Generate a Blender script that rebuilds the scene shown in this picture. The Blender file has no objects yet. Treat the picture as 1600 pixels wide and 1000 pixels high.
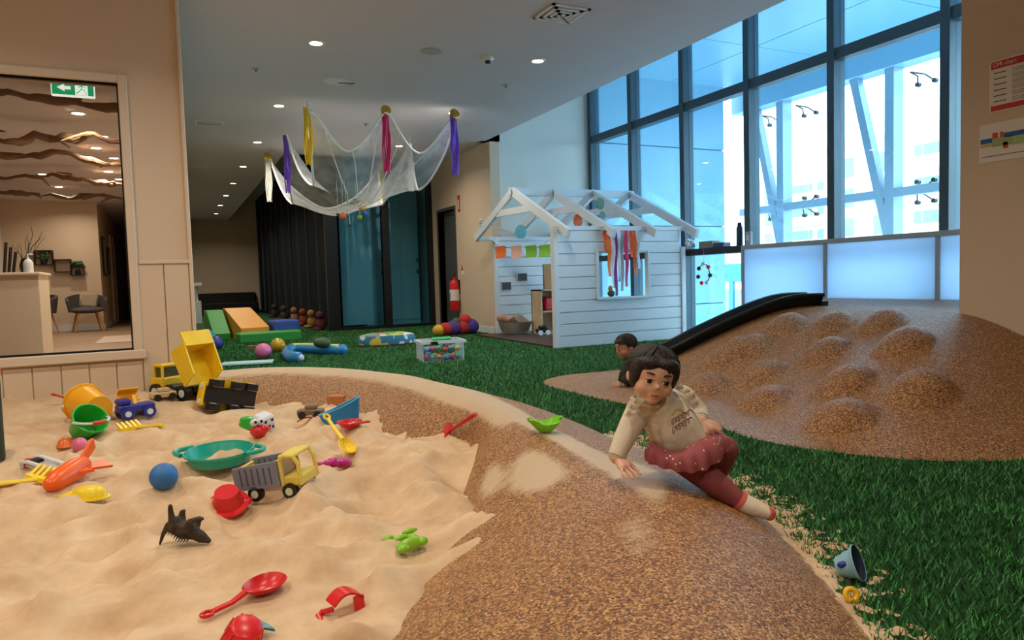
import bpy, math, random
import numpy as np
from mathutils import Vector, Matrix, noise, Euler
random.seed(7)
SC = bpy.context.scene
COL = SC.collection
# ---------------------------------------------------------------- camera
YAW, PITCH, ROLL, FPX, CH = math.radians(25.5), math.radians(-3.4), math.radians(1.7), 1110.0, 0.82
cF = Vector((math.sin(YAW)*math.cos(PITCH), math.cos(YAW)*math.cos(PITCH), math.sin(PITCH)))
_R0 = Vector((math.cos(YAW), -math.sin(YAW), 0)); _U0 = _R0.cross(cF)
cR = math.cos(ROLL)*_R0 - math.sin(ROLL)*_U0
cU = math.cos(ROLL)*_U0 + math.sin(ROLL)*_R0
CAMP = Vector((0, 0, CH))
cam_d = bpy.data.cameras.new('camera'); cam = bpy.data.objects.new('camera', cam_d); COL.objects.link(cam)
cam_d.sensor_width = 36; cam_d.lens = FPX/1600*36; cam_d.clip_start = .05; cam_d.clip_end = 400
cam.matrix_world = Matrix(((cR.x, cU.x, -cF.x, 0), (cR.y, cU.y, -cF.y, 0), (cR.z, cU.z, -cF.z, CH), (0, 0, 0, 1)))
SC.camera = cam
# ---------------------------------------------------------------- world and exposure
SC.view_settings.view_transform = 'Standard'; SC.view_settings.look = 'None'
SC.view_settings.gamma = 1; SC.view_settings.exposure = 0.22; SC.view_settings.use_curve_mapping = False
W = bpy.data.worlds.new('overcast_sky'); SC.world = W; W.use_nodes = True
_bg = W.node_tree.nodes['Background']; _bg.inputs[0].default_value = (.84, .94, 1, 1); _bg.inputs[1].default_value = 7.0
DOWN_POWER = 14.0        # watts of one ceiling downlight
# ---------------------------------------------------------------- pixel -> place (photo taken as 1600 x 1000)
def ray(x, y): return cF + cR*((x-800)/FPX) - cU*((y-500)/FPX)
def onz(x, y, z=0): d = ray(x, y); return CAMP + d*((z-CH)/d.z)
def onY(x, y, Y): d = ray(x, y); return CAMP + d*(Y/d.y)
def onX(x, y, X): d = ray(x, y); return CAMP + d*(X/d.x)
def dep(x, y, f): return CAMP + ray(x, y)*f            # f = distance along the view axis
def pxm(p): return FPX/((Vector(p)-CAMP).dot(cF))      # photo pixels per metre at p
def px(p): d = Vector(p)-CAMP; w = d.dot(cF); return 800+FPX*d.dot(cR)/w, 500-FPX*d.dot(cU)/w
# ---------------------------------------------------------------- materials
def lin(c):
    if isinstance(c, str): c = tuple(int(c[i:i+2], 16)/255 for i in (0, 2, 4))
    return tuple((v/12.92 if v <= .04045 else ((v+.055)/1.055)**2.4) for v in c[:3]) + (1,)
MATS = {}
def mat(name, c, rough=.5, var=.06, scale=20, bump=0, bscale=60, metal=0, spec=.5, emit=0, trans=0, alpha=1, sheen=0):
    if name in MATS: return MATS[name]
    m = bpy.data.materials.new(name); m.use_nodes = True; n = m.node_tree.nodes; l = m.node_tree.links
    b = n['Principled BSDF']; c = lin(c)
    b.inputs['Roughness'].default_value = rough; b.inputs['Metallic'].default_value = metal
    b.inputs['Specular IOR Level'].default_value = spec
    if trans: b.inputs['Transmission Weight'].default_value = trans
    if alpha < 1: b.inputs['Alpha'].default_value = alpha
    if sheen: b.inputs['Sheen Weight'].default_value = sheen
    tc = n.new('ShaderNodeTexCoord')
    nz = n.new('ShaderNodeTexNoise'); nz.inputs['Scale'].default_value = scale; nz.inputs['Detail'].default_value = 3
    l.new(tc.outputs['Object'], nz.inputs['Vector'])
    mx = n.new('ShaderNodeMix'); mx.data_type = 'RGBA'
    mx.inputs['A'].default_value = tuple(max(0, v*(1-var*1.6)) for v in c[:3])+(1,); mx.inputs['B'].default_value = tuple(min(1, v*(1+var*1.6)) for v in c[:3])+(1,)
    l.new(nz.outputs['Fac'], mx.inputs['Factor']); l.new(mx.outputs['Result'], b.inputs['Base Color'])
    if emit:
        l.new(mx.outputs['Result'], b.inputs['Emission Color']); b.inputs['Emission Strength'].default_value = emit
    if bump:
        n2 = n.new('ShaderNodeTexNoise'); n2.inputs['Scale'].default_value = bscale; n2.inputs['Detail'].default_value = 4
        l.new(tc.outputs['Object'], n2.inputs['Vector'])
        bp = n.new('ShaderNodeBump'); bp.inputs['Strength'].default_value = bump; bp.inputs['Distance'].default_value = .01
        l.new(n2.outputs['Fac'], bp.inputs['Height']); l.new(bp.outputs['Normal'], b.inputs['Normal'])
    MATS[name] = m
    return m
def glass(name, tint, gloss=.06, rough=.02):
    m = bpy.data.materials.new(name); m.use_nodes = True; n = m.node_tree.nodes; l = m.node_tree.links
    n.remove(n['Principled BSDF']); o = n['Material Output']
    t = n.new('ShaderNodeBsdfTransparent'); t.inputs[0].default_value = tuple(tint)+(1,)
    g = n.new('ShaderNodeBsdfGlossy'); g.inputs['Roughness'].default_value = rough; g.inputs[0].default_value = (.9, .95, 1, 1)
    f = n.new('ShaderNodeLayerWeight'); f.inputs[0].default_value = .12
    x = n.new('ShaderNodeMixShader'); l.new(f.outputs[1], x.inputs[0]); l.new(t.outputs[0], x.inputs[1]); l.new(g.outputs[0], x.inputs[2])
    l.new(x.outputs[0], o.inputs[0]); MATS[name] = m
    return m
def frosted(name, c, tl=.6):
    m = bpy.data.materials.new(name); m.use_nodes = True; n = m.node_tree.nodes; l = m.node_tree.links
    b = n['Principled BSDF']; o = n['Material Output']; b.inputs['Base Color'].default_value = lin(c); b.inputs['Roughness'].default_value = .35
    t = n.new('ShaderNodeBsdfTranslucent'); t.inputs[0].default_value = lin(c)
    x = n.new('ShaderNodeMixShader'); x.inputs[0].default_value = tl
    l.new(b.outputs[0], x.inputs[1]); l.new(t.outputs[0], x.inputs[2]); l.new(x.outputs[0], o.inputs[0]); MATS[name] = m
    return m
def granules(name, cols, scale=170, rough=.5, bump=.6, dust=None):
    """poured rubber crumb: one colour per voronoi cell, raised cells; optional sand dust from a vertex attribute"""
    m = bpy.data.materials.new(name); m.use_nodes = True; n = m.node_tree.nodes; l = m.node_tree.links
    b = n['Principled BSDF']; b.inputs['Roughness'].default_value = rough; b.inputs['Specular IOR Level'].default_value = .65
    tc = n.new('ShaderNodeTexCoord'); v = n.new('ShaderNodeTexVoronoi'); v.inputs['Scale'].default_value = scale
    l.new(tc.outputs['Object'], v.inputs['Vector'])
    sp = n.new('ShaderNodeSeparateColor'); l.new(v.outputs['Color'], sp.inputs[0])
    r = n.new('ShaderNodeValToRGB'); r.color_ramp.interpolation = 'CONSTANT'
    e = r.color_ramp.elements
    while len(e) < len(cols): e.new(.5)
    for i, c in enumerate(cols): e[i].position = i/len(cols); e[i].color = lin(c)
    l.new(sp.outputs[0], r.inputs[0]); colout = r.outputs[0]
    big = n.new('ShaderNodeTexNoise'); big.inputs['Scale'].default_value = 3; big.inputs['Detail'].default_value = 3; l.new(tc.outputs['Object'], big.inputs['Vector'])
    if dust:
        at = n.new('ShaderNodeAttribute'); at.attribute_name = 'dust'
        fn = n.new('ShaderNodeTexNoise'); fn.inputs['Scale'].default_value = 9; fn.inputs['Detail'].default_value = 6; fn.inputs['Roughness'].default_value = .7
        mp = n.new('ShaderNodeMapping'); mp.inputs['Scale'].default_value = (1, 3.5, 1); mp.inputs['Rotation'].default_value = (0, 0, .5)
        l.new(tc.outputs['Object'], mp.inputs[0]); l.new(mp.outputs[0], fn.inputs['Vector'])
        ma = n.new('ShaderNodeMath'); ma.operation = 'MULTIPLY_ADD'; ma.inputs[1].default_value = 1.5; l.new(at.outputs['Fac'], ma.inputs[0])
        sb = n.new('ShaderNodeMath'); sb.operation = 'SUBTRACT'; sb.inputs[1].default_value = 1.0; l.new(fn.outputs['Fac'], sb.inputs[0]); l.new(sb.outputs[0], ma.inputs[2])
        cl = n.new('ShaderNodeMapRange'); cl.inputs['From Min'].default_value = 0.05; cl.inputs['From Max'].default_value = .45; l.new(ma.outputs[0], cl.inputs['Value'])
        mx = n.new('ShaderNodeMix'); mx.data_type = 'RGBA'; l.new(cl.outputs[0], mx.inputs['Factor']); l.new(colout, mx.inputs['A']); mx.inputs['B'].default_value = lin(dust)
        colout = mx.outputs['Result']
    l.new(colout, b.inputs['Base Color'])
    bp = n.new('ShaderNodeBump'); bp.inputs['Strength'].default_value = bump; bp.inputs['Distance'].default_value = .006; bp.invert = True
    l.new(v.outputs['Distance'], bp.inputs['Height']); l.new(bp.outputs['Normal'], b.inputs['Normal'])
    MATS[name] = m
    return m
# ---------------------------------------------------------------- mesh helpers
class MB:
    def __init__(s): s.v = []; s.f = []
    def add(s, vs, fs, M=None):
        o = len(s.v); s.v += [tuple(M @ Vector(p)) if M else tuple(p) for p in vs]; s.f += [tuple(o+i for i in f) for f in fs]; return s
    def box(s, c, d, M=None, bev=0):
        x, y, z = c; a, b, h = d[0]/2, d[1]/2, d[2]/2
        if bev:
            e = min(bev, a*.9, b*.9, h*.9); vs = []
            for sx in (-1, 1):
                for sy in (-1, 1):
                    for sz in (-1, 1):
                        vs += [(x+sx*a, y+sy*(b-e), z+sz*(h-e)), (x+sx*(a-e), y+sy*b, z+sz*(h-e)), (x+sx*(a-e), y+sy*(b-e), z+sz*h)]
            I = lambda i, j, k, w: (i*4+j*2+k)*3+w
            fs = []
            for i in (0, 1):
                q = [I(i, 0, 0, 0), I(i, 1, 0, 0), I(i, 1, 1, 0), I(i, 0, 1, 0)]; fs.append(q if i else q[::-1])
                q = [I(0, i, 0, 1), I(0, i, 1, 1), I(1, i, 1, 1), I(1, i, 0, 1)]; fs.append(q if i else q[::-1])
                q = [I(0, 0, i, 2), I(1, 0, i, 2), I(1, 1, i, 2), I(0, 1, i, 2)]; fs.append(q if i else q[::-1])
            for i in (0, 1):
                for j in (0, 1):
                    fs.append([I(i, j, 0, 0), I(i, j, 1, 0), I(i, j, 1, 1), I(i, j, 0, 1)]); fs.append([I(i, 0, j, 0), I(i, 1, j, 0), I(i, 1, j, 2), I(i, 0, j, 2)]); fs.append([I(0, i, j, 1), I(1, i, j, 1), I(1, i, j, 2), I(0, i, j, 2)])
                    for k in (0, 1): fs.append([I(i, j, k, 0), I(i, j, k, 1), I(i, j, k, 2)])
            return s.add(vs, fs, M)
        vs = [(x+i*a, y+j*b, z+k*h) for i in (-1, 1) for j in (-1, 1) for k in (-1, 1)]
        return s.add(vs, [(0, 1, 3, 2), (4, 6, 7, 5), (0, 4, 5, 1), (2, 3, 7, 6), (0, 2, 6, 4), (1, 5, 7, 3)], M)
    def b2(s, x0, x1, y0, y1, z0, z1, M=None, bev=0): return s.box(((x0+x1)/2, (y0+y1)/2, (z0+z1)/2), (abs(x1-x0), abs(y1-y0), abs(z1-z0)), M, bev)
    def bar(s, p, q, w, h, up=(0, 0, 1), M=None):
        p, q = Vector(p), Vector(q); d = (q-p); L = d.length; d.normalize(); u = Vector(up)
        r = d.cross(u)
        if r.length < 1e-4: u = Vector((1, 0, 0)); r = d.cross(u)
        r.normalize(); u = r.cross(d)
        vs = [p+d*(L*i)+r*(w/2*j)+u*(h/2*k) for i in (0, 1) for j in (-1, 1) for k in (-1, 1)]
        return s.add(vs, [(0, 1, 3, 2), (4, 6, 7, 5), (0, 4, 5, 1), (2, 3, 7, 6), (0, 2, 6, 4), (1, 5, 7, 3)], M)
    def tube(s, pts, r, n=8, closed=False, M=None, flat=1.0, caps=True):
        pts = [Vector(p) for p in pts]; N = len(pts); rs = r if isinstance(r, (list, tuple)) else [r]*N
        vs = []; fs = []; prev = None
        for i, p in enumerate(pts):
            t = (pts[(i+1) % N]-pts[i-1]) if closed else (pts[min(i+1, N-1)]-pts[max(i-1, 0)])
            t.normalize()
            if prev is None:
                a = Vector((0, 0, 1)) if abs(t.z) < .9 else Vector((1, 0, 0)); u = t.cross(a).normalized()
            else:
                u = (prev - t*prev.dot(t)).normalized()
            prev = u; w = t.cross(u)
            for k in range(n):
                a = 2*math.pi*k/n; vs.append(p + u*(rs[i]*math.cos(a)) + w*(rs[i]*flat*math.sin(a)))
        for i in range(N if closed else N-1):
            j = (i+1) % N
            for k in range(n): fs.append((i*n+k, i*n+(k+1) % n, j*n+(k+1) % n, j*n+k))
        if caps and not closed: fs += [tuple(range(n))[::-1], tuple((N-1)*n+k for k in range(n))]
        return s.add(vs, fs, M)
    def cyl(s, p, q, r0, r1=None, n=20, M=None): return s.tube([p, q], [r0, r0 if r1 is None else r1], n, M=M)
    def lathe(s, prof, n=28, M=None, sx=1, sy=1):
        vs = []; fs = []; m = len(prof)
        for k in range(n):
            a = 2*math.pi*k/n
            for r, z in prof: vs.append((r*math.cos(a)*sx, r*math.sin(a)*sy, z))
        for k in range(n):
            j = (k+1) % n
            for i in range(m-1): fs.append((k*m+i, j*m+i, j*m+i+1, k*m+i+1))
        if prof[0][0] > 1e-6: fs.append(tuple(k*m for k in range(n))[::-1])
        if prof[-1][0] > 1e-6 and prof[-1] != prof[0]: fs.append(tuple(k*m+m-1 for k in range(n)))
        return s.add(vs, fs, M)
    def shell(s, prof, n=28, M=None, sx=1, sy=1):          # open vessel: profile already goes out and back in
        vs = []; fs = []; m = len(prof)
        for k in range(n):
            a = 2*math.pi*k/n
            for r, z in prof: vs.append((r*math.cos(a)*sx, r*math.sin(a)*sy, z))
        for k in range(n):
            j = (k+1) % n
            for i in range(m-1): fs.append((k*m+i, j*m+i, j*m+i+1, k*m+i+1))
        return s.add(vs, fs, M)
    def ell(s, c, r, nu=20, nv=12, M=None, R=None):
        c = Vector(c); r = (r, r, r) if isinstance(r, (int, float)) else r; vs = []; fs = []
        for i in range(nv+1):
            t = math.pi*i/nv
            for k in range(nu):
                a = 2*math.pi*k/nu; p = Vector((r[0]*math.sin(t)*math.cos(a), r[1]*math.sin(t)*math.sin(a), r[2]*math.cos(t)))
                vs.append(c + (R @ p if R else p))
        for i in range(nv):
            for k in range(nu): fs.append((i*nu+k, (i+1)*nu+k, (i+1)*nu+(k+1) % nu, i*nu+(k+1) % nu))
        return s.add(vs, fs, M)
    def prism(s, poly, z0, z1, M=None):
        n = len(poly); vs = [(x, y, z0) for x, y in poly]+[(x, y, z1) for x, y in poly]
        return s.add(vs, [tuple(range(n))[::-1], tuple(range(n, 2*n))]+[(i, (i+1) % n, n+(i+1) % n, n+i) for i in range(n)], M)
    def grid(s, fn, nu, nv, M=None, wrap=False):
        vs = [fn(i/nu, j/nv) for i in range(nu+1) for j in range(nv+1)]
        return s.add(vs, [(i*(nv+1)+j, (i+1)*(nv+1)+j, (i+1)*(nv+1)+j+1, i*(nv+1)+j+1) for i in range(nu) for j in range(nv)], M)
    def sheet(s, fn, nu, nv, th, M=None):                   # a thin solid sheet: two offset grids closed round the rim
        a = [[Vector(fn(i/nu, j/nv)) for j in range(nv+1)] for i in range(nu+1)]; vs = []
        def nrm(i, j):
            d = a[min(i+1, nu)][j]-a[max(i-1, 0)][j]; e = a[i][min(j+1, nv)]-a[i][max(j-1, 0)]; q = d.cross(e)
            return q.normalized() if q.length > 1e-9 else Vector((0, 0, 1))
        for sg in (.5, -.5):
            for i in range(nu+1):
                for j in range(nv+1): vs.append(a[i][j]+nrm(i, j)*(th*sg))
        o = (nu+1)*(nv+1); I = lambda i, j: i*(nv+1)+j; fs = []
        for i in range(nu):
            for j in range(nv): q = (I(i, j), I(i+1, j), I(i+1, j+1), I(i, j+1)); fs += [q, tuple(o+k for k in q[::-1])]
        for i in range(nu): fs += [(I(i, 0), o+I(i, 0), o+I(i+1, 0), I(i+1, 0)), (I(i, nv), I(i+1, nv), o+I(i+1, nv), o+I(i, nv))]
        for j in range(nv): fs += [(I(0, j), I(0, j+1), o+I(0, j+1), o+I(0, j)), (I(nu, j), o+I(nu, j), o+I(nu, j+1), I(nu, j+1))]
        return s.add(vs, fs, M)
    def build(s, name, m, parent=None, smooth=False, M=None, sub=0, fix=True):
        me = bpy.data.meshes.new(name); me.from_pydata([tuple(p) for p in s.v], [], s.f)
        if fix:
            import bmesh
            bm = bmesh.new(); bm.from_mesh(me); bmesh.ops.remove_doubles(bm, verts=bm.verts, dist=1e-5); bmesh.ops.recalc_face_normals(bm, faces=bm.faces); bm.to_mesh(me); bm.free()
        me.materials.append(m if not isinstance(m, str) else MATS[m])
        if smooth:
            me.polygons.foreach_set('use_smooth', [True]*len(me.polygons)); me.set_sharp_from_angle(angle=math.radians(42))
        o = bpy.data.objects.new(name, me); COL.objects.link(o)
        if parent is not None: o.parent = parent
        if M is not None: o.matrix_local = M
        if sub: md = o.modifiers.new('sub', 'SUBSURF'); md.levels = sub; md.render_levels = sub
        return o
def tag(o, label=None, cat=None, group=None, kind=None):
    if label: o['label'] = label
    if cat: o['category'] = cat
    if group: o['group'] = group
    if kind: o['kind'] = kind
    return o
def thing(name, label, cat, loc=(0, 0, 0), rot=(0, 0, 0), group=None):
    o = bpy.data.objects.new(name, None); COL.objects.link(o); o.empty_display_size = .05
    o.location = loc; o.rotation_euler = rot if not isinstance(rot, (int, float)) else (0, 0, rot)
    return tag(o, label, cat, group)
def struct(o): o['kind'] = 'structure'; return o
def copy_tree(o, parent=None):
    c = o.copy(); COL.objects.link(c)
    if parent is not None: c.parent = parent
    for ch in o.children: copy_tree(ch, c)
    return c
def RX(a): return Matrix.Rotation(math.radians(a), 4, 'X')
def RY(a): return Matrix.Rotation(math.radians(a), 4, 'Y')
def RZ(a): return Matrix.Rotation(math.radians(a), 4, 'Z')
def T(x, y=None, z=None): return Matrix.Translation((x, y, z) if y is not None else x)
def smooth01(t): t = max(0, min(1, t)); return t*t*(3-2*t)
def blob(name, prims, m, parent=None, voxel=.006, it=4, M=None):
    """one continuous surface out of overlapping tapered capsules / ellipsoids (voxel-fused, smoothed)"""
    b = MB()
    for p in prims:
        if p[0] == 'cap':
            _, a, c, r0, r1 = p; a, c = Vector(a), Vector(c); b.ell(a, r0, 14, 10); b.ell(c, r1, 14, 10); b.tube([a, c], [r0, r1], 14)
        elif p[0] == 'path':
            for i in range(len(p[1])-1):
                b.ell(p[1][i], p[2][i], 14, 10); b.tube([p[1][i], p[1][i+1]], [p[2][i], p[2][i+1]], 14)
            b.ell(p[1][-1], p[2][-1], 14, 10)
        else: b.ell(p[1], p[2], 24, 16, R=p[3] if len(p) > 3 else None)
    o = b.build(name, m, parent, fix=False)
    r = o.modifiers.new('r', 'REMESH'); r.mode = 'VOXEL'; r.voxel_size = voxel
    k = o.modifiers.new('k', 'SMOOTH'); k.iterations = it; k.factor = .5
    dg = bpy.context.evaluated_depsgraph_get(); me = bpy.data.meshes.new_from_object(o.evaluated_get(dg))
    o.modifiers.clear(); old = o.data; o.data = me; me.name = name; bpy.data.meshes.remove(old)
    if not me.materials: me.materials.append(MATS[m] if isinstance(m, str) else m)
    me.polygons.foreach_set('use_smooth', [True]*len(me.polygons))
    if M is not None: o.matrix_local = M
    return o
# ================================================================ materials of the place
mat('wall_paint', 'd6c1a8', .7, .02, 2); mat('wall_white', 'd9dcd6', .7, .02, 2); mat('trim_paint', 'd8c6b0', .55, .02, 3)
mat('ceiling_paint', 'c9c6ca', .8, .02, 2); mat('board_paint', 'd8c3a9', .55, .03, 3)
mat('mullion_metal', '39505c', .4, .05, 4, metal=.3); mat('black_metal', '0c0e11', .45, .1, 6); mat('slat_black', '050a11', .8, .1, 5, spec=.15); mat('slat_edge', '34424a', .5)
mat('cladding', '6a9fbb', .35, .03, .6); mat('joint_dark', '1f3340', .6); mat('steel_blue', '7d9cb0', .35, .05, 3, metal=.2)
glass('pane_glass', (.80, .93, .98)); glass('outer_glass', (.94, .98, 1)); glass('lobby_glass', (.97, .97, .96)); glass('teal_glass', (.68, .88, .94))
frosted('frosted_panel', 'cfe2f4', .7); frosted('blind_white', 'd6eef6', .45)
mat('lobby_floor', '9a7f66', .45, .15, 6); mat('desk_white', 'e6dccb', .4, .02, 3)
mat('white_paint', 'd6dfe7', .5, .02, 4); mat('wood_floor', '4a3126', .45, .15, 8); mat('grey_rail', '9aa3aa', .45, .04, 5)
mat('lamp_glow', 'fff0e0', .5, 0, emit=18); mat('lamp_ring', 'd8d8d4', .4)
mat('door_grey', '5b6164', .5, .04, 4); mat('grey_frame', '4a5052', .5)
granules('rubber_brown', ['9a6534', 'b98248', '7c4d25', 'c99558', 'a8713c', '5f3a1c', 'd8ad74', '8d5a2d'], 200, .42, .8, dust='d9bd98')
granules('rubber_mound', ['9a6534', 'b98248', '7c4d25', 'c99558', 'a8713c', '5f3a1c', 'd8ad74', '8d5a2d'], 200, .42, .8)
def mk_sand():
    m = bpy.data.materials.new('sand'); m.use_nodes = True; n = m.node_tree.nodes; l = m.node_tree.links; b = n['Principled BSDF']; b.inputs['Roughness'].default_value = .9; b.inputs['Specular IOR Level'].default_value = .15
    tc = n.new('ShaderNodeTexCoord'); a = n.new('ShaderNodeTexNoise'); a.inputs['Scale'].default_value = 5; a.inputs['Detail'].default_value = 8; a.inputs['Roughness'].default_value = .65; l.new(tc.outputs['Object'], a.inputs['Vector'])
    r = n.new('ShaderNodeValToRGB'); e = r.color_ramp.elements; e[0].position = .3; e[0].color = lin('bf9d78'); e[1].position = .72; e[1].color = lin('e2c9a8'); l.new(a.outputs['Fac'], r.inputs[0]); l.new(r.outputs[0], b.inputs['Base Color'])
    g = n.new('ShaderNodeTexNoise'); g.inputs['Scale'].default_value = 260; g.inputs['Detail'].default_value = 2; l.new(tc.outputs['Object'], g.inputs['Vector'])
    bp = n.new('ShaderNodeBump'); bp.inputs['Strength'].default_value = .25; bp.inputs['Distance'].default_value = .004; l.new(g.outputs['Fac'], bp.inputs['Height']); l.new(bp.outputs['Normal'], b.inputs['Normal'])
    MATS['sand'] = m
mk_sand()
def mk_turf():
    m = bpy.data.materials.new('turf'); m.use_nodes = True; n = m.node_tree.nodes; l = m.node_tree.links; b = n['Principled BSDF']; b.inputs['Roughness'].default_value = .7; b.inputs['Specular IOR Level'].default_value = .25
    tc = n.new('ShaderNodeTexCoord'); a = n.new('ShaderNodeTexNoise'); a.inputs['Scale'].default_value = 90; a.inputs['Detail'].default_value = 6; a.inputs['Roughness'].default_value = .8; l.new(tc.outputs['Object'], a.inputs['Vector'])
    r = n.new('ShaderNodeValToRGB'); e = r.color_ramp.elements; e[0].position = .3; e[0].color = lin('162c12'); e[1].position = .72; e[1].color = lin('2f6a34'); l.new(a.outputs['Fac'], r.inputs[0]); l.new(r.outputs[0], b.inputs['Base Color'])
    bp = n.new('ShaderNodeBump'); bp.inputs['Strength'].default_value = .8; bp.inputs['Distance'].default_value = .02; l.new(a.outputs['Fac'], bp.inputs['Height']); l.new(bp.outputs['Normal'], b.inputs['Normal'])
    MATS['turf'] = m
mk_turf()
# ================================================================ terrain
WLY = 5.42                                     # face of the wall with the big window
def nz(x, y, z=0): return noise.noise(Vector((x, y, z)))
def S_raw(x, y):                               # sand height before the toys were pressed in
    h = .02 + .13*smooth01((y-(WLY-.95))/.9)*smooth01((.35-x)/.5)
    k = 1-.6*smooth01((y-4.1)/.9)
    h += k*(.066*(1-abs(nz(x*2.3+4, y*2.9, 1))*2.2) - .038 + .044*(1-2.2*abs(nz(x*4.6, y*5.6+9, 2.3))) + .018*(1-2*abs(nz(x*9, y*11, 5))) - .036)
    return h
PADS = []
for _x, _y, _r in ((380, 943, .30), (535, 957, .16), (288, 848, .20)):     # sand settled flatter under three toys lying on it
    _c = onz(_x, _y, .02); PADS.append((_c.x, _c.y, _r, sum(S_raw(_c.x+i*_r*.25, _c.y+j*_r*.25) for i in range(-2, 3) for j in range(-2, 3))/25))
def S(x, y):
    h = S_raw(x, y)
    for cx, cy, r, z in PADS:
        d = math.hypot(x-cx, y-cy)
        if d < r: w = .85*smooth01(2.0*(1-d/r)); h = h*(1-w)+z*w
    return h
BST = [((-.2, 5.2), (-.05, 5.6, .2), (.2, 6.1)), ((.5, 5.0), (.6, 5.6, .2), (.75, 6.0)), ((.73, 4.65), (.97, 5.3, .2), (1.2, 5.75)), ((.95, 4.1), (1.28, 4.7, .2), (1.6, 5.0)),
       ((1.1, 3.63), (1.4, 3.9, .2), (1.85, 4.2)), ((1.25, 3.2), (1.42, 3.35, .19), (1.98, 3.4)), ((1.03, 2.67), (1.37, 2.75, .185), (1.94, 2.85)), ((.81, 2.25), (1.31, 2.2, .18), (1.9, 2.3)),
       ((.62, 2.0), (1.25, 1.75, .18), (1.78, 1.85)), ((.45, 1.78), (1.05, 1.35, .18), (1.6, 1.45)), ((.2, 1.5), (.75, .9, .18), (1.3, .95)), ((-.3, 1.0), (.4, .3, .18), (.95, .35)), ((-.8, .3), (.1, -.5, .18), (.7, -.5))]
def cr(P, t):                                  # catmull-rom through a list of vectors
    n = len(P)-1; i = min(int(t), n-1); f = t-i; a, b, c, d = (P[max(i-1, 0)], P[i], P[i+1], P[min(i+2, n)])
    return b + (c-a)*(f*.5) + (a*2-b*5+c*4-d)*(f*f*.5) + (b*3-a-c*3+d)*(f*f*f*.5)
bI = [Vector((*s[0], 0)) for s in BST]; bC = [Vector(s[1]) for s in BST]; bO = [Vector((*s[2], 0)) for s in BST]
def berm_pt(t, v):                             # t along the edge, v across: 0 sand side, .5 crest, 1 grass side
    I, C, O = cr(bI, t), cr(bC, t), cr(bO, t)
    if v < 0: p = I + (I-C)*(-v*1.2); p.z = -.06+v*.8; return p
    if v > 1: p = O + (O-C)*((v-1)*.8); p.z = -(v-1)*.5; return p
    if v <= .5: s = v/.5; p = I.lerp(C, s); p.z = -.06 + (C.z+.06)*(1-(1-s)**1.9); return p
    s = (v-.5)/.5; p = C.lerp(O, s); p.z = C.z*(1-s**1.7); return p
NT, NV = 300, 46
b = MB(); dustv = []
for i in range(NT+1):
    t = i/NT*(len(BST)-1)
    for j in range(NV+1):
        v = -.15 + 1.3*j/NV; p = berm_pt(t, v); p.z += .006*nz(p.x*3, p.y*3, 3) if 0 < v < 1 else 0
        b.v.append(tuple(p))
        d = math.exp(-((v-.49)/.17)**2)*(1.0 if t < 4.3 else max(0, 1-(t-4.3)/1.6)) + .95*math.exp(-((v-.52)/.05)**2)*smooth01((t-4)/1)*smooth01((9-t)/1.5)
        d += .75*math.exp(-((v-.58)/.09)**2-((t-7.7)/.5)**2)
        d += .55*math.exp(-((v-1.0)/.06)**2) + .75*math.exp(-((v-.16)/.07)**2)*math.exp(-((t-6.6)/.45)**2) + .5*math.exp(-((v-.33)/.08)**2)*math.exp(-((t-7)/.6)**2)
        d += .85*math.exp(-((v-.40)/.13)**2-((t-5.1)/1.0)**2) + .6*math.exp(-((v-.30)/.10)**2-((t-7.2)/.5)**2) + .5*math.exp(-((v-.45)/.06)**2-((t-8.9)/.5)**2)
        dustv.append(min(1, d))
b.f = [(i*(NV+1)+j, (i+1)*(NV+1)+j, (i+1)*(NV+1)+j+1, i*(NV+1)+j+1) for i in range(NT) for j in range(NV)]
me = bpy.data.meshes.new('rubber_edging'); me.from_pydata(b.v, [], b.f); me.materials.append(MATS['rubber_brown'])
me.attributes.new('dust', 'FLOAT', 'POINT').data.foreach_set('value', dustv); me.polygons.foreach_set('use_smooth', [True]*len(me.polygons))
berm = bpy.data.objects.new('rubber_edging', me); COL.objects.link(berm)
tag(berm, 'curved raised brown rubber-crumb edging between the sandpit and the grass', 'edging'); struct(berm)
# --- sand
x0, x1, y0, y1, st = -3.4, 1.75, .2, 5.42, .022
nx, ny = int((x1-x0)/st), int((y1-y0)/st)
sb = MB(); sb.grid(lambda u, v: (x0+(x1-x0)*u, y0+(y1-y0)*v, S(x0+(x1-x0)*u, y0+(y1-y0)*v)), nx, ny)
from itertools import chain
def inpoly(P, poly):
    r = np.zeros(len(P), bool); n = len(poly)
    for i in range(n):
        a, c = poly[i], poly[i-1]; k = ((a[1] > P[:, 1]) != (c[1] > P[:, 1])) & (P[:, 0] < (c[0]-a[0])*(P[:, 1]-a[1])/((c[1]-a[1]) or 1e-9)+a[0]); r ^= k
    return r
_cp = [tuple((cr(bI, k*.1)*.35+cr(bC, k*.1)*.65)[:2]) for k in range(0, 10*(len(BST)-1)+1)]+[(-9, -.5), (-9, 6)]
_in = inpoly(np.array(sb.v)[:, :2], _cp); sb.f = [f for f in sb.f if all(_in[i] for i in f)]
so = sb.build('sand', 'sand', smooth=False, fix=False); so.data.polygons.foreach_set('use_smooth', [True]*len(so.data.polygons))
tag(so, 'pale rippled play sand filling the sandpit', 'sand', kind='stuff')
def on_sand(x, y, lift=0):
    d = ray(x, y); f = 1.0                              # march along the view ray to the first sand hit
    while f < 6.2:
        p = CAMP + d*f
        if p.z <= S(p.x, p.y)+lift or p.y > WLY-.06: break
        f += .008
    return Vector((p.x, p.y, S(p.x, p.y)+lift))
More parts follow.
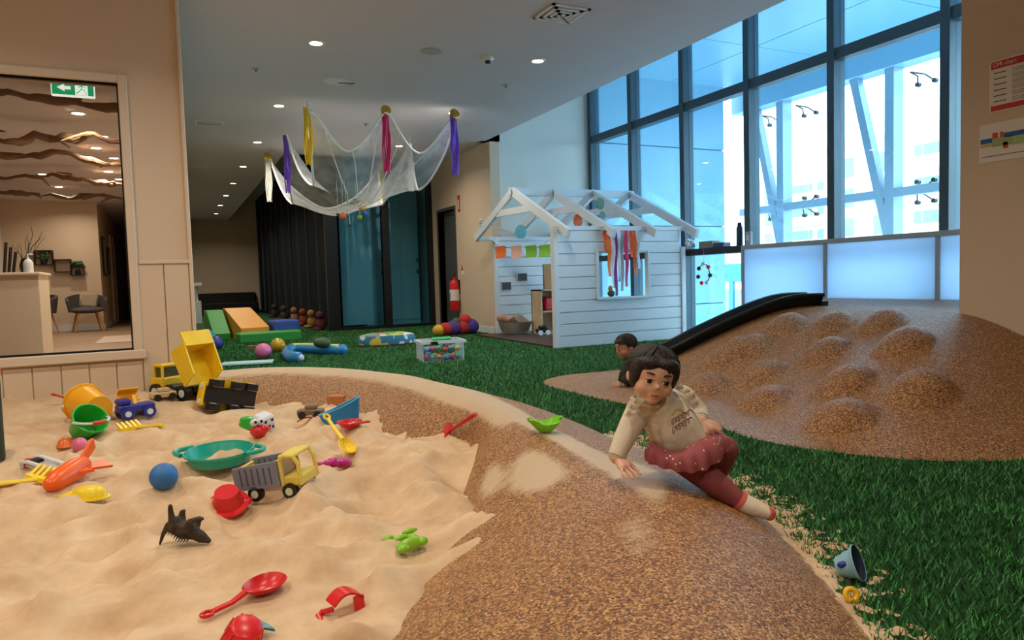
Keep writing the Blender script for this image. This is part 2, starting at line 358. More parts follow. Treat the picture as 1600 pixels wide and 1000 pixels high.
# --- mound with climbing bumps
MST = [((3.52, 5.04), (4.62, 4.5)), ((2.9, 5.08), (4.58, 4.25)), ((2.54, 4.8), (4.56, 4.0)), ((2.5, 4.2), (4.5, 3.75)), ((2.56, 3.5), (4.45, 3.4)), ((2.58, 3.0), (4.38, 3.1)), ((2.52, 2.5), (4.3, 2.85)),
       ((2.74, 1.99), (4.25, 2.72)), ((3.15, 1.71), (4.22, 2.67)), ((3.7, 1.55), (4.22, 2.66)), ((4.25, 1.5), (4.25, 2.66))]
mA = [Vector((*s[0], 0)) for s in MST]; mB_ = [Vector((*s[1], .53)) for s in MST]
NT, NV = 150, 70
G = np.zeros((NT+1, NV+1, 3))
for i in range(NT+1):
    t = i/NT*(len(MST)-1); A, B = cr(mA, t), cr(mB_, t)
    for j in range(NV+1):
        s = j/NV; p = A.lerp(B, s); k = .30 if t < 4 else .30*max(0, 1-(t-4)/3)
        q = max(0, (s-k)/(1-k)); p.z = .004+.012*smooth01(s*8)+.514*(q**1.15*(1-q)+q*(1-(1-q)**1.6)) if q else .004+.012*smooth01(s*8)
        G[i, j] = p
BUMPS = [(1225, 512), (1300, 510), (1378, 508), (1128, 566), (1172, 548), (1190, 590), (1287, 556), (1412, 538), (1316, 604), (1440, 612), (1098, 606), (1192, 632), (1312, 655)]
d = G-np.array(CAMP); w = d@np.array(cF); PX = 800+FPX*(d@np.array(cR))/w; PY = 500-FPX*(d@np.array(cU))/w
cent = [G[np.unravel_index(np.argmin((PX-a)**2+(PY-c)**2), PX.shape)].copy() for a, c in BUMPS]
for c_ in cent:
    r2 = ((G[:, :, :2]-c_[:2])**2).sum(2)/(.155**2); G[:, :, 2] += .095*np.where(r2 < 1, (1-np.minimum(r2, 1))**.75, 0)
mb = MB(); mb.v = [tuple(p) for p in G.reshape(-1, 3)]; mb.f = [(i*(NV+1)+j, (i+1)*(NV+1)+j, (i+1)*(NV+1)+j+1, i*(NV+1)+j+1) for i in range(NT) for j in range(NV)]
mo = mb.build('rubber_mound', 'rubber_mound', smooth=False, fix=False); mo.data.polygons.foreach_set('use_smooth', [True]*len(mo.data.polygons))
pl = MB(); top = [(v.x, v.y) for v in mB_]; pl.prism([(4.25, 2.3), (5.9, 2.3), (5.9, 4.9), (4.7, 4.9)]+top, .30, .531)
pl.build('platform', 'rubber_mound', mo)
tag(mo, 'brown rubber climbing mound with rounded bumps beside the black slide', 'mound'); struct(mo)
# --- floor: turf, with real blades in front
fl = MB(); _fo = [tuple((cr(bO, k*.1)-(cr(bO, k*.1)-cr(bC, k*.1))*.35)[:2]) for k in range(0, 10*(len(BST)-1)+1)]
fl.prism([(.13, 6.0), *_fo[3:], (.5, -4), (5.95, -4), (5.95, 23.3), (.13, 23.3)], -.25, 0); fo = fl.build('floor', 'turf'); struct(fo)
mat('blade_green', '43904a', .6, .25, 3); mat('blade_dark', '2a602d', .6, .25, 3)
def inpoly(P, poly):
    r = np.zeros(len(P), bool); n = len(poly)
    for i in range(n):
        a, c = poly[i], poly[i-1]; k = ((a[1] > P[:, 1]) != (c[1] > P[:, 1])) & (P[:, 0] < (c[0]-a[0])*(P[:, 1]-a[1])/((c[1]-a[1]) or 1e-9)+a[0]); r ^= k
    return r
rng = np.random.default_rng(3)
NB = 330000; Y = .5+12.5*rng.random(NB)**1.8; X = .2+(5.7)*rng.random(NB)
P = np.stack([X, Y], 1)
outer = [tuple(cr(bO, k*.1)[:2]) for k in range(0, 10*(len(BST)-1)+1)]; inner = [(-1, -.6), (-1, 6)]
mpoly = [tuple(cr(mA, k*.1)[:2]) for k in range(0, 10*(len(MST)-1)+1)]+[(4.3, 2.6), (5.95, 2.3), (5.95, 5), (4.7, 5)]
ok = ~inpoly(P, outer+inner) & ~inpoly(P, mpoly) & ~((X > 3.85) & (Y > 7.0) & (Y < 9.5)) & ~((X > 4.2) & (Y > 9.4)) & ~((X > 2.3) & (Y > 12.05)) & ~((X > 4.12) & (Y < 2.75))
P = P[ok]; n = len(P); a = rng.random(n)*6.283; h = .014+.016*rng.random(n); wd = .0022+.0012*P[:, 1]*.5; lean = .6*h; b2 = rng.random(n)*6.283
V = np.zeros((n, 3, 3)); V[:, 0, 0] = P[:, 0]-np.cos(a)*wd; V[:, 0, 1] = P[:, 1]-np.sin(a)*wd; V[:, 1, 0] = P[:, 0]+np.cos(a)*wd; V[:, 1, 1] = P[:, 1]+np.sin(a)*wd
V[:, 2, 0] = P[:, 0]+np.cos(b2)*lean; V[:, 2, 1] = P[:, 1]+np.sin(b2)*lean; V[:, 2, 2] = h
gm = bpy.data.meshes.new('turf_blades'); gm.vertices.add(3*n); gm.vertices.foreach_set('co', V.ravel()); gm.loops.add(3*n); gm.loops.foreach_set('vertex_index', np.arange(3*n, dtype=np.int32))
gm.polygons.add(n); gm.polygons.foreach_set('loop_start', np.arange(0, 3*n, 3, dtype=np.int32)); gm.materials.append(MATS['blade_green']); gm.materials.append(MATS['blade_dark'])
gm.polygons.foreach_set('material_index', rng.integers(0, 2, n).astype(np.int32)); gm.update(); gm.validate()
go = bpy.data.objects.new('turf_blades', gm); COL.objects.link(go); tag(go, 'short green blades of the artificial grass floor', 'grass', kind='stuff')
# --- sand spilled over the grass side of the edging
sp = MB()
def spill(u, v):
    t = 5.6+u*5.6; O, C = cr(bO, t), cr(bC, t); dd = (O-C).normalized(); p = O + dd*(-.06+.30*v)
    p.z = .014*(.55-v*1.2) + .012*nz(p.x*14, p.y*14, 8) + .014*nz(p.x*40, p.y*40, 2) + .004 - .011*smooth01((t-9)/1.8)
    return p
sp.grid(spill, 240, 24); s_ = sp.build('spilled_sand', 'sand', fix=False); s_.data.polygons.foreach_set('use_smooth', [True]*len(s_.data.polygons)); tag(s_, 'thin drift of spilled sand on the grass along the edging', 'sand', kind='stuff')
# ================================================================ room shell
CZ = 2.8
c = MB(); c.b2(-6, 4.19, -4, WLY, CZ, CZ+.2); c.b2(4.19, 4.40, 9.5, 12.15, CZ, CZ+.2); c.b2(.0, 4.19, WLY, 11.3, CZ, CZ+.2); c.b2(.0, 1.65, 11.3, 23.4, CZ, CZ+.2)
c.b2(1.6, 1.66, 11.3, 23.4, CZ+.2, 3.6); c.b2(1.66, 4.45, 11.24, 11.3, CZ+.2, 3.6); c.b2(1.66, 4.45, 11.3, 23.4, 3.45, 3.6)
c.b2(4.13, 4.19, -4, 9.5, CZ+.2, 4.3); c.b2(4.13, 4.42, 9.5, 9.65, CZ, 4.4); c.b2(5.95, 6.06, -4, -2.9, -.1, 4.3); c.b2(4.19, 6.0, -4, 9.65, 4.25, 4.4)
struct(c.build('ceiling', 'ceiling_paint'))
# wall with the big lobby window (opening x -3..-.25, z .41..2.18)
WX0, WX1, WZ0, WZ1 = -3.0, -.25, .41, 2.18
w = MB(); w.b2(-6, WX0, WLY, WLY+.14, -.2, CZ); w.b2(WX1, .14, WLY, WLY+.14, -.2, CZ); w.b2(WX0, WX1, WLY, WLY+.14, -.2, WZ0); w.b2(WX0, WX1, WLY, WLY+.14, WZ1, CZ)
wl = struct(w.build('wall_left', 'wall_paint'))
bw = .158; k = 0; x = .115
while x > -3.3:
    xa, xb = x-bw+.004, x-.002; zt = .985 if xb < .14 and xa > WX1+.03 else WZ0-.075
    if xa < WX1+.05 < xb: zt = WZ0-.075
    MB().b2(xa, xb, WLY-.014, WLY+.002, -.15, zt, bev=.003).build('board', 'board_paint', wl); x -= bw
MB().b2(-.19, .125, WLY-.026, WLY, .985, 1.012, bev=.004).build('dado_rail', 'trim_paint', wl)
MB().b2(.117, .142, WLY-.02, WLY+.15, -.15, CZ, bev=.004).build('corner_bead', 'trim_paint', wl)
win = struct(thing('window_1', None, None))
for nm, a_ in (('window_frame', (WX1, WX1+.055, WLY-.03, WLY+.1, WZ0-.055, WZ1+.055)), ('window_frame', (WX0, WX1, WLY-.03, WLY+.1, WZ1, WZ1+.055)), ('window_sill', (WX0, WX1+.075, WLY-.045, WLY+.1, WZ0-.06, WZ0))):
    MB().b2(*a_, bev=.006).build(nm, 'trim_paint', win)
for a_ in ((WX1-.012, WX1, WLY+.02, WLY+.05, WZ0, WZ1), (WX0, WX1, WLY+.02, WLY+.05, WZ1-.012, WZ1), (WX0, WX1, WLY+.02, WLY+.05, WZ0, WZ0+.012)): MB().b2(*a_).build('gasket', 'black_metal', win)
MB().b2(WX0, WX1, WLY+.032, WLY+.038, WZ0, WZ1).build('pane', 'lobby_glass', win)
# partition, far wall, closing walls
struct(MB().b2(.0, .13, WLY+.14, 27, 0, CZ).build('wall_partition', 'wall_paint'))
struct(MB().b2(.0, 2.6, 23.3, 23.45, 0, 3.5).build('wall_far', 'wall_paint'))
struct(MB().b2(-6.15, -6, -4.15, 18, -.4, 3).build('wall_side', 'wall_paint')); struct(MB().b2(-6, 6.06, -4.15, -4, -.4, 4.4).build('wall_rear', 'wall_paint'))
struct(MB().b2(-6, 2.2, -4, 6.0, -.36, -.26).build('floor_sandpit', 'sand'))
# black slatted wall along the depth
bwl = struct(MB().b2(2.52, 2.62, 12.2, 23.3, 0, 3.45).build('wall_black', 'slat_black'))
y = 12.35; k = 0
while y < 23.2:
    MB().b2(2.455, 2.52, y, y+.035, .06, 3.44).build('fin', 'slat_edge', bwl); MB().b2(2.49, 2.525, y+.06, y+1.0, .06, 3.44, bev=.006).build('panel', 'slat_black', bwl); y += 1.08
MB().b2(2.44, 2.52, 12.2, 23.3, 0, .05).build('plinth', 'black_metal', bwl)
# glazed front between the black wall and the cream wall
gz = struct(thing('window_2', None, None))
for a_ in ((2.36, 2.56), (3.33, 3.46), (4.17, 4.30)): MB().b2(a_[0], a_[1], 12.08, 12.2, 0, 3.45).build('mullion', 'black_metal', gz)
for z_ in ((0, .06), (3.35, 3.45)): MB().b2(2.5, 4.27, 12.09, 12.19, *z_).build('rail', 'black_metal', gz)
MB().b2(2.56, 3.33, 12.13, 12.14, .06, 3.35).build('pane', 'teal_glass', gz); MB().b2(3.46, 4.17, 12.13, 12.14, .06, 3.35).build('pane', 'teal_glass', gz)
struct(MB().b2(4.45, 4.55, 12.2, 14.3, 0, 3.5).build('wall_store_side', 'wall_white'))
bl = MB().b2(2.6, 3.18, 12.3, 12.31, .08, 3.3).build('roller_blind', 'blind_white'); tag(bl, 'pale roller blind hanging behind the left glass pane', 'blind')
struct(MB().b2(2.62, 4.45, 14.2, 14.3, 0, 3.45).build('wall_store', 'wall_white')); struct(MB().b2(2.62, 4.45, 12.2, 14.2, -.02, .01).build('floor_store', 'grey_rail'))
mat('cabinet_teal', 'b6d6da', .4, .03, 3)
cab = thing('tall_cabinet', 'tall pale cabinet with four doors behind the dark-framed glass', 'cabinet', (3.85, 13.0, 0))
MB().b2(-.62, .42, 0, .4, 0, 2.9).build('body', 'cabinet_teal', cab)
for i, xx in enumerate((-.61, -.27, .08)):
    for z0_, z1_ in ((.1, 1.08), (1.11, 2.85)):
        dr = MB().b2(xx, xx+.33, -.022, 0, z0_, z1_, bev=.004).build('door', 'cabinet_teal', cab)
        MB().b2(xx+(.29 if i != 1 else .03), xx+(.31 if i != 1 else .05), -.045, -.02, (.95 if z0_ < .5 else 1.17), (1.03 if z0_ < .5 else 1.25)).build('handle', 'black_metal', dr)
# cream wall with the grey door
wb = MB(); D0, D1, DZ = 10.98, 11.78, 1.98
wb.b2(4.25, 4.40, 9.5, D0, 0, CZ); wb.b2(4.25, 4.40, D1, 12.15, 0, CZ); wb.b2(4.25, 4.40, D0, D1, DZ, CZ); wb.b2(4.40, 4.47, 11.24, 12.2, CZ, 3.6); wb.b2(4.30, 4.47, 12.1, 12.2, 0, 3.6); wbo = struct(wb.build('wall_cream', 'wall_paint'))
MB().b2(4.237, 4.25, 9.5, D0-.05, 0, .1, bev=.003).build('skirting', 'white_paint', wbo)
dr = struct(thing('door_1', None, None)); MB().b2(4.36, 4.40, D0, D1, 0, DZ).build('door_leaf', 'door_grey', dr)
for a_ in ((4.24, 4.40, D0-.05, D0, 0, DZ+.05), (4.24, 4.40, D1, D1+.05, 0, DZ+.05), (4.24, 4.40, D0, D1, DZ, DZ+.05)): MB().b2(*a_).build('door_frame', 'grey_frame', dr)
MB().cyl((4.31, D0+.12, .98), (4.36, D0+.12, .98), .012, n=10).build('door_handle', 'grey_rail', dr)
struct(MB().b2(4.40, 6.0, 9.5, 9.65, 0, 4.3).build('wall_back', 'wall_white'))
# right wall end with notices
struct(MB().b2(4.2, 4.36, -4, 2.65, -.1, CZ).build('wall_right', 'wall_paint'))
# curtain wall
cw = struct(thing('window_3', None, None)); MY = [9.40, 8.34, 7.22, 6.10, 4.97, 3.83, 2.70, 1.57, .44, -.7, -1.8, -2.9]
for y in MY:
    MB().b2(5.9, 6.06, y-.01, y+.075, 0, 4.25, bev=.004).build('mullion', 'mullion_metal', cw)
for z0_, z1_ in ((2.84, 2.95), (4.15, 4.25)): MB().b2(5.92, 6.05, -2.9, 9.45, z0_, z1_, bev=.004).build('transom', 'mullion_metal', cw)
MB().b2(5.86, 6.05, 6.15, 9.45, 1.03, 1.11, bev=.004).build('transom', 'black_metal', cw)
MB().b2(5.92, 6.05, -2.9, 9.45, 0, .05).build('transom', 'mullion_metal', cw); MB().b2(5.93, 6.05, -2.9, 6.1, 1.0, 1.06).build('transom', 'mullion_metal', cw)
for i in range(len(MY)-1):
    for z0_, z1_ in ((.05, 1.03), (1.11, 2.84), (2.95, 4.15)): MB().b2(5.985, 5.995, MY[i+1]+.075, MY[i]-.01, z0_, z1_).build('pane', 'pane_glass', cw)
bal = thing('balustrade', 'frosted white panels with a grey top rail along the window above the mound', 'balustrade', (5.8, 4, 0)); bal['kind'] = 'structure'
for ya, yb in ((4.985, 6.08), (3.85, 4.955), (2.4, 3.82), (1.0, 2.37)):
    MB().b2(-.004, .004, ya-4, yb-4, .02 if ya > 4.9 else .5, 1.06).build('frosted_panel', 'frosted_panel', bal)
for yy in (6.085, 4.97, 3.835, 2.385): MB().b2(-.02, .02, yy-4.018, yy-3.982, 0 if yy > 4.9 else .5, 1.07).build('post', 'grey_rail', bal)
MB().b2(-.025, .025, -3, 2.1, 1.06, 1.105, bev=.004).build('top_rail', 'grey_rail', bal)
# ================================================================ outside
oc = struct(thing('cladding_wall', 'pale blue panelled outside wall beyond the tall windows', None))
xs = [6.06, 6.95, 7.85, 8.72]; zs = [-1, .28, 1.6, 2.9, 4.25]
MB().b2(6.06, 8.70, 9.62, 9.8, -3, 4.3).build('backing', 'joint_dark', oc)
for i in range(3):
    for j in range(4): MB().b2(xs[i]+.008, xs[i+1]-.008, 9.58, 9.63, zs[j]+.008, zs[j+1]-.008).build('panel', 'cladding', oc)
sf = struct(thing('soffit', 'pale blue panelled soffit outside above the windows', None))
MB().b2(6.06, 9.3, -4, 9.7, 4.02, 4.3).build('backing', 'joint_dark', sf)
for i, (xa, xb) in enumerate(((6.07, 7.6), (7.6, 9.25))):
    for j in range(7): MB().b2(xa+.008, xb-.008, -4+j*1.95+.008, -4+(j+1)*1.95-.008, 3.97, 4.03).build('panel', 'cladding', sf)
MB().b2(9.0, 9.3, -4, 9.7, 3.55, 4.0).build('edge_beam', 'cladding', sf)
og = struct(thing('outer_glazing', 'outer glass screen on blue steel columns with spider fittings', None))
YC = [8.66, 6.70, 4.74, 2.78]
for y in YC: MB().b2(9.05, 9.25, y-.07, y+.07, -3, 3.6).build('column', 'steel_blue', og)
MB().b2(9.06, 9.2, -4, 9.6, 1.78, 1.90).build('cross_rail', 'steel_blue', og)
for y in YC[:3]: MB().bar((9.12, y+.62, 3.7), (9.12, y-.05, .9), .13, .12).build('brace', 'steel_blue', og)
for y in [9.4]+YC[:3]:
    for z_ in (1.84, 3.45):
        m_ = MB()
        for sy, sz in ((1, 1), (1, -1), (-1, 1), (-1, -1)):
            if z_ > 3 and sz > 0: continue
            q = (9.42, y-.28+sy*.12, z_+sz*.14); m_.tube([(9.2, y-.2, z_), (9.32, y-.28+sy*.05, z_+sz*.05), q], .012, 6); m_.cyl((9.40, q[1], q[2]), (9.46, q[1], q[2]), .032, n=10)
        m_.build('spider_fitting', 'black_metal', og)
for i, (ya, yb) in enumerate(((8.45, 9.6), (6.5, 8.43), (4.5, 6.48), (2.5, 4.48))): MB().b2(9.45, 9.46, ya, yb, -3, 3.6).build('pane', 'outer_glass', og)
mat('street', '8f9296', .8, .1, 1); mat('render_white', 'f1ede6', .8, .03, .3); mat('win_blue', '7fa6b8', .2, .1, .5); mat('brick_pink', 'dba793', .8, .05, 1); mat('shop_blue', '2f7fb8', .5, .1, 1); mat('balcony_white', 'f4f2ee', .7)
struct(MB().b2(9.3, 140, -60, 120, -3.3, -3).build('street_ground', 'street'))
def tower(name, label, c0, wx, wy, floors, z0=-3):
    t = thing(name, label, 'building', (c0[0], c0[1], z0)); MB().b2(0, wx, 0, wy, 0, floors*3+1).build('wall', 'render_white', t)
    for f in range(floors):
        zf = f*3+.6
        sl = MB().b2(-1.6, 0, wy*.02, wy*.55, zf-.3, zf).build('balcony', 'balcony_white', t); MB().b2(-1.6, -1.5, wy*.02, wy*.55, zf, zf+.95).build('parapet', 'balcony_white', sl)
        for a_, e_ in ((.08, .26), (.30, .5), (.64, .71), (.82, .9)):
            MB().b2(-.06, .02, wy*a_, wy*e_, zf+.3, zf+2.2).build('window', 'win_blue', t)
    MB().b2(-.3, wx, -.3, wy+.3, floors*3+1, floors*3+1.5).build('roof', 'balcony_white', t)
    return t
p = onX(1478, 380, 62); p2 = onX(1325, 380, 62)
tower('apartment_block', 'white apartment block with balconies beyond the right-hand windows', (62, p.y-7), 15, 20, 5)
tower('apartment_block', 'white apartment block with balconies standing farther along the street', (75, onX(1300, 380, 75).y-3), 15, 20, 5)
lo = thing('brick_building', 'low pinkish brick building across the street', 'building', (55, p.y-10, -3)); MB().b2(0, 5, 0, 30, 0, 6.2).build('wall', 'brick_pink', lo); MB().b2(-.2, 5, -.2, 30.2, 6.2, 6.6).build('roof', 'balcony_white', lo)
for i in range(7): MB().b2(-.05, .02, 1.5+i*4, 3.6+i*4, 3.6, 5.2).build('window', 'win_blue', lo)
p = onX(1160, 430, 26); sh = thing('shopfront', 'blue-trimmed shopfront across the street behind the glass', 'building', (26, p.y-2.5, -3)); MB().b2(0, 4, 0, 9, 0, 4.2).build('wall', 'render_white', sh)
MB().b2(-.1, 0, 0, 9, 3.3, 4.2).build('fascia', 'shop_blue', sh)
for i in range(3): MB().b2(-.06, 0, .4+i*3, 3.0+i*3, .5, 2.9).build('shop_window', 'win_blue', sh)
for i in range(4): MB().b2(-.12, 0, i*3-.15+.2, i*3+.35, 0, 3.3).build('pilaster', 'shop_blue', sh)
# ================================================================ lobby behind the window
struct(MB().b2(-6, 0, WLY+.14, 27, -.1, 0).build('floor_lobby', 'lobby_floor')); struct(MB().b2(-6, 0, WLY+.14, 27, 2.65, 2.75).build('ceiling_lobby', 'ceiling_paint'))
struct(MB().b2(-6, -1.32, 17.2, 17.4, 0, 2.65).build('wall_lobby', 'wall_paint')); struct(MB().b2(-1.42, -1.32, 17.4, 27, 0, 2.65).build('wall_corridor', 'wall_paint')); struct(MB().b2(-1.4, 0, 26.9, 27, 0, 2.65).build('wall_corridor_end', 'wall_paint'))
struct(MB().b2(-6, -1.32, 17.17, 17.2, 0, .1).build('baseboard_lobby', 'white_paint')); struct(MB().b2(-1.32, -1.30, 17.2, 26.9, 0, .1).build('baseboard_corridor', 'white_paint'))
struct(MB().b2(-3.4, -3.0, 15.6, 17.2, 0, 2.65).build('wall_lobby_pier', 'wall_white'))
cd = struct(thing('door_2', None, None)); MB().b2(-1.32, -1.29, 20.0, 20.9, 0, 2.1).build('door_leaf', 'white_paint', cd)
for a_ in ((19.92, 20.0), (20.9, 20.98)): MB().b2(-1.33, -1.27, a_[0], a_[1], 0, 2.16).build('door_frame', 'trim_paint', cd)
# ================================================================ ceiling fixtures
def add_light(name, loc, power, size=.12, col=(1, .88, .72), parent=None, spread=150):
    L = bpy.data.lights.new(name, 'AREA'); L.shape = 'DISK'; L.size = size; L.energy = power; L.color = col; L.spread = math.radians(spread)
    o = bpy.data.objects.new(name, L); COL.objects.link(o); o.location = loc
    if parent: o.parent = parent
    return o
_dl = None
def downlight(x, y, z=CZ, power=None, label='round white recessed downlight glowing in the play room ceiling', group='downlights in the play room ceiling', r=.062, col=(1, .88, .72), lamp='downlight_lamp'):
    t = thing('downlight', label, 'light', (x, y, z), 0, group)
    MB().lathe([(r*.8, -.001), (r*.85, -.006), (r*1.15, -.006), (r*1.2, 0)], 24).build('ring', 'lamp_ring', t, True)
    MB().lathe([(0, -.003), (r*.82, -.003), (r*.82, 0), (0, 0)], 24).build('diffuser', 'lamp_glow', t)
    add_light(lamp, (0, 0, -.012), power or DOWN_POWER, r*1.7, col, t)
    return t
for x, y in [(1.18, 6.07), (3.14, 5.87), (1.18, 8.31), (1.18, 10.49), (1.18, 12.68), (1.18, 14.8), (1.18, 16.8), (1.18, 18.85), (1.2, 21.0), (3.12, 10.21), (3.13, 8.02)]: downlight(x, y)
# the same grid of downlights goes on over the sandpit, above and behind the picture
for x, a_ in ((-2.9, 'far_side'), (-.9, 'middle'), (1.18, 'edging_side')):
    for y, c_ in ((3.9, 'back_row'), (1.75, 'centre_row'), (-.4, 'front_row')): downlight(x, y, lamp='sandpit_downlight_'+a_+'_'+c_+'_offscreen')
t = thing('ceiling_vent', 'square louvred air vent in the ceiling near the tall windows', 'vent', (2.76, 4.76, CZ))
MB().b2(-.16, .16, -.16, .16, -.002, 0).build('backing', 'joint_dark', t)
for k, r in enumerate((.16, .115, .075, .04)):
    m_ = MB()
    for a_ in range(4): m_.b2(-r, r, r-.024, r, -.012-.004*k, -.002, RZ(90*a_))
    m_.build('louvre', 'lamp_ring', t)
def slot_vent(x, y, L, Wd, label):
    t = thing('ceiling_grille', label, 'vent', (x, y, CZ)); MB().b2(-L/2, L/2, -Wd/2, Wd/2, -.003, 0).build('backing', 'joint_dark', t)
    m_ = MB(); m_.b2(-L/2-.02, L/2+.02, -Wd/2-.02, -Wd/2, -.008, 0); m_.b2(-L/2-.02, L/2+.02, Wd/2, Wd/2+.02, -.008, 0); m_.b2(-L/2-.02, -L/2, -Wd/2, Wd/2, -.008, 0); m_.b2(L/2, L/2+.02, -Wd/2, Wd/2, -.008, 0); m_.build('frame', 'lamp_ring', t)
    for k in range(3): MB().b2(-L/2, L/2, -Wd/2+Wd*(k+.7)/4, -Wd/2+Wd*(k+.95)/4, -.009, -.002).build('slat', 'lamp_ring', t)
slot_vent(.52, 9.43, .28, .17, 'rectangular slatted ceiling grille beside the row of downlights'); slot_vent(.55, 13.0, .28, .17, 'rectangular slatted ceiling grille farther down the corridor ceiling')
mat('speaker_cloth', 'a9a8a4', .8, .05, 80)
s_ = MB().lathe([(0, -.006), (.085, -.006), (.095, -.004), (.098, 0)], 32).build('ceiling_speaker', 'speaker_cloth', None, True, T(2.14, 5.94, CZ)); tag(s_, 'flat round grey ceiling speaker grille', 'speaker')
def detector(x, y, label):
    t = thing('smoke_detector', label, 'detector', (x, y, CZ)); MB().lathe([(.055, 0), (.055, -.015), (.04, -.03), (0, -.03)][::-1], 24).build('base', 'lamp_ring', t, True); MB().lathe([(.026, -.03), (.024, -.05), (0, -.052)][::-1], 18).build('sensor', 'black_metal', t, True)
detector(2.67, 5.94, 'white domed smoke detector on the ceiling between speaker and downlight')
t = thing('ceiling_hatch_fitting', 'thin round white ceiling plate with a small bent hook', 'fitting', (1.57, 7.14, CZ)); MB().lathe([(0, -.006), (.12, -.006), (.125, 0)], 32).build('plate', 'lamp_ring', t, True); MB().tube([(.02, .03, -.006), (.1, .0, -.01), (.12, -.06, -.03), (.16, -.06, -.02)], .006, 6).build('hook', 'door_grey', t)
for x, y in ((.8, 6.96), (3.21, 6.71), (2.3, 8.9)):
    t = thing('sprinkler_head', 'small sprinkler head poking from the ceiling', 'sprinkler', (x, y, CZ), 0, 'sprinkler heads in the ceiling'); MB().lathe([(0, -.008), (.03, -.006), (.035, 0)], 18).build('rose', 'grey_rail', t, True); MB().cyl((0, 0, -.03), (0, 0, -.006), .008, n=10).build('nozzle', 'door_grey', t)
# ================================================================ lobby things
EXY = 6.75
e0 = onY(79, 126, EXY); e1 = onY(149, 154, EXY)
mat('exit_green', '1f9d63', .5, .02, 5, emit=.55); mat('sign_white', 'eef2ee', .5, .01, 5, emit=.7); mat('plate_white', 'ece8e0', .5)
t = thing('exit_sign', 'green and white running-man exit sign with left arrow under the lobby ceiling', 'sign', ((e0.x+e1.x)/2, EXY, (e0.z+e1.z)/2)); hw, hh = abs(e1.x-e0.x)/2, abs(e1.z-e0.z)/2
MB().b2(-hw, hw, -.02, .02, -hh, hh, bev=.004).build('plate', 'sign_white', t); MB().b2(-hw*.95, hw*.95, -.024, -.019, -hh*.82, hh*.95).build('panel', 'exit_green', t)
MB().b2(hw*.1, hw*.68, -.027, -.023, -hh*.8, hh*.93).build('doorway', 'sign_white', t)
ar = MB(); ar.prism([(-hw*.72, 0), (-hw*.38, hh*.5), (-hw*.38, hh*.2), (-hw*.1, hh*.2), (-hw*.1, -hh*.2), (-hw*.38, -hh*.2), (-hw*.38, -hh*.5)], 0, .003, T(0, -.027, .1*hh) @ RX(90)); ar.build('arrow', 'sign_white', t)
mn = MB()
for a_, e_ in (((.42, .5), (.40, .05)), ((.40, .05), (.55, -.25)), ((.55, -.25), (.62, -.65)), ((.40, .05), (.28, -.35)), ((.28, -.35), (.16, -.6)), ((.42, .42), (.58, .2)), ((.42, .42), (.25, .25))): mn.bar((hw*a_[0], -.028, hh*a_[1]), (hw*e_[0], -.028, hh*e_[1]), .004, .02, up=(0, 1, 0))
mn.ell((hw*.46, -.028, hh*.7), (.012, .003, .012), 12, 8); mn.build('running_figure', 'exit_green', t)
MB().cyl((0, 0, hh), (0, 0, 2.65-t.location.z), .008, n=8).build('hanger', 'lamp_ring', t)
dz = 1.0
t = thing('reception_desk', 'white reception counter behind the big window', 'desk', (-1.27, 9.0, 0)); MB().b2(-3.2, 0, 0, .06, 0, dz).build('front_panel', 'desk_white', t); MB().b2(-3.2, .02, -.03, .75, dz, dz+.03, bev=.006).build('counter_top', 'desk_white', t); MB().b2(-.05, 0, .06, .7, 0, dz).build('side_panel', 'desk_white', t)
mat('twig', '3b2a20', .8, .2, 30); mat('black_plastic', '141414', .4, .1, 10); mat('plant_green', '3d5a3a', .6, .2, 30)
t = thing('branch_vase', 'dark vase of bare twigs on the reception counter', 'vase', (-1.42, 9.3, dz+.03)); MB().shell([(0, 0), (.05, 0), (.06, .08), (.035, .16), (.03, .16), (.05, .08), (0, .01)], 20).build('vase', 'black_plastic', t, True)
for k in range(11):
    a_ = random.uniform(0, 6.28); L = random.uniform(.2, .42); s = random.uniform(.25, .75); pts = [(0, 0, .1)]
    for q in range(1, 5): pts.append((math.cos(a_)*s*L*q/4+random.uniform(-.02, .02), math.sin(a_)*s*L*q/4+random.uniform(-.02, .02), .1+L*q/4))
    MB().tube(pts, [.005, .004, .003, .003, .002], 5).build('twig', 'twig', t)
t = thing('sanitiser_bottle', 'white pump bottle on the reception counter', 'bottle', (-1.36, 9.05, dz+.03)); MB().lathe([(0, 0), (.045, 0), (.047, .1), (.03, .13), (.014, .14), (.014, .16), (0, .16)], 20).build('bottle_body', 'white_paint', t, True); MB().tube([(0, 0, .16), (0, 0, .19), (.05, 0, .19)], .008, 8).build('pump', 'white_paint', t)
t = thing('card_stand', 'black angular display stand on the reception counter', 'stand', (-1.53, 9.08, dz+.03))
for k in range(3): MB().bar((-.05+.04*k, 0, 0), (-.02+.04*k, .02, .32-.05*k), .022, .022).build('post', 'black_plastic', t)
mat('chair_grey', '4a4648', .8, .1, 60); mat('chair_wood', 'b07a45', .5, .15, 15); mat('cushion_beige', 'a39580', .9, .1, 60)
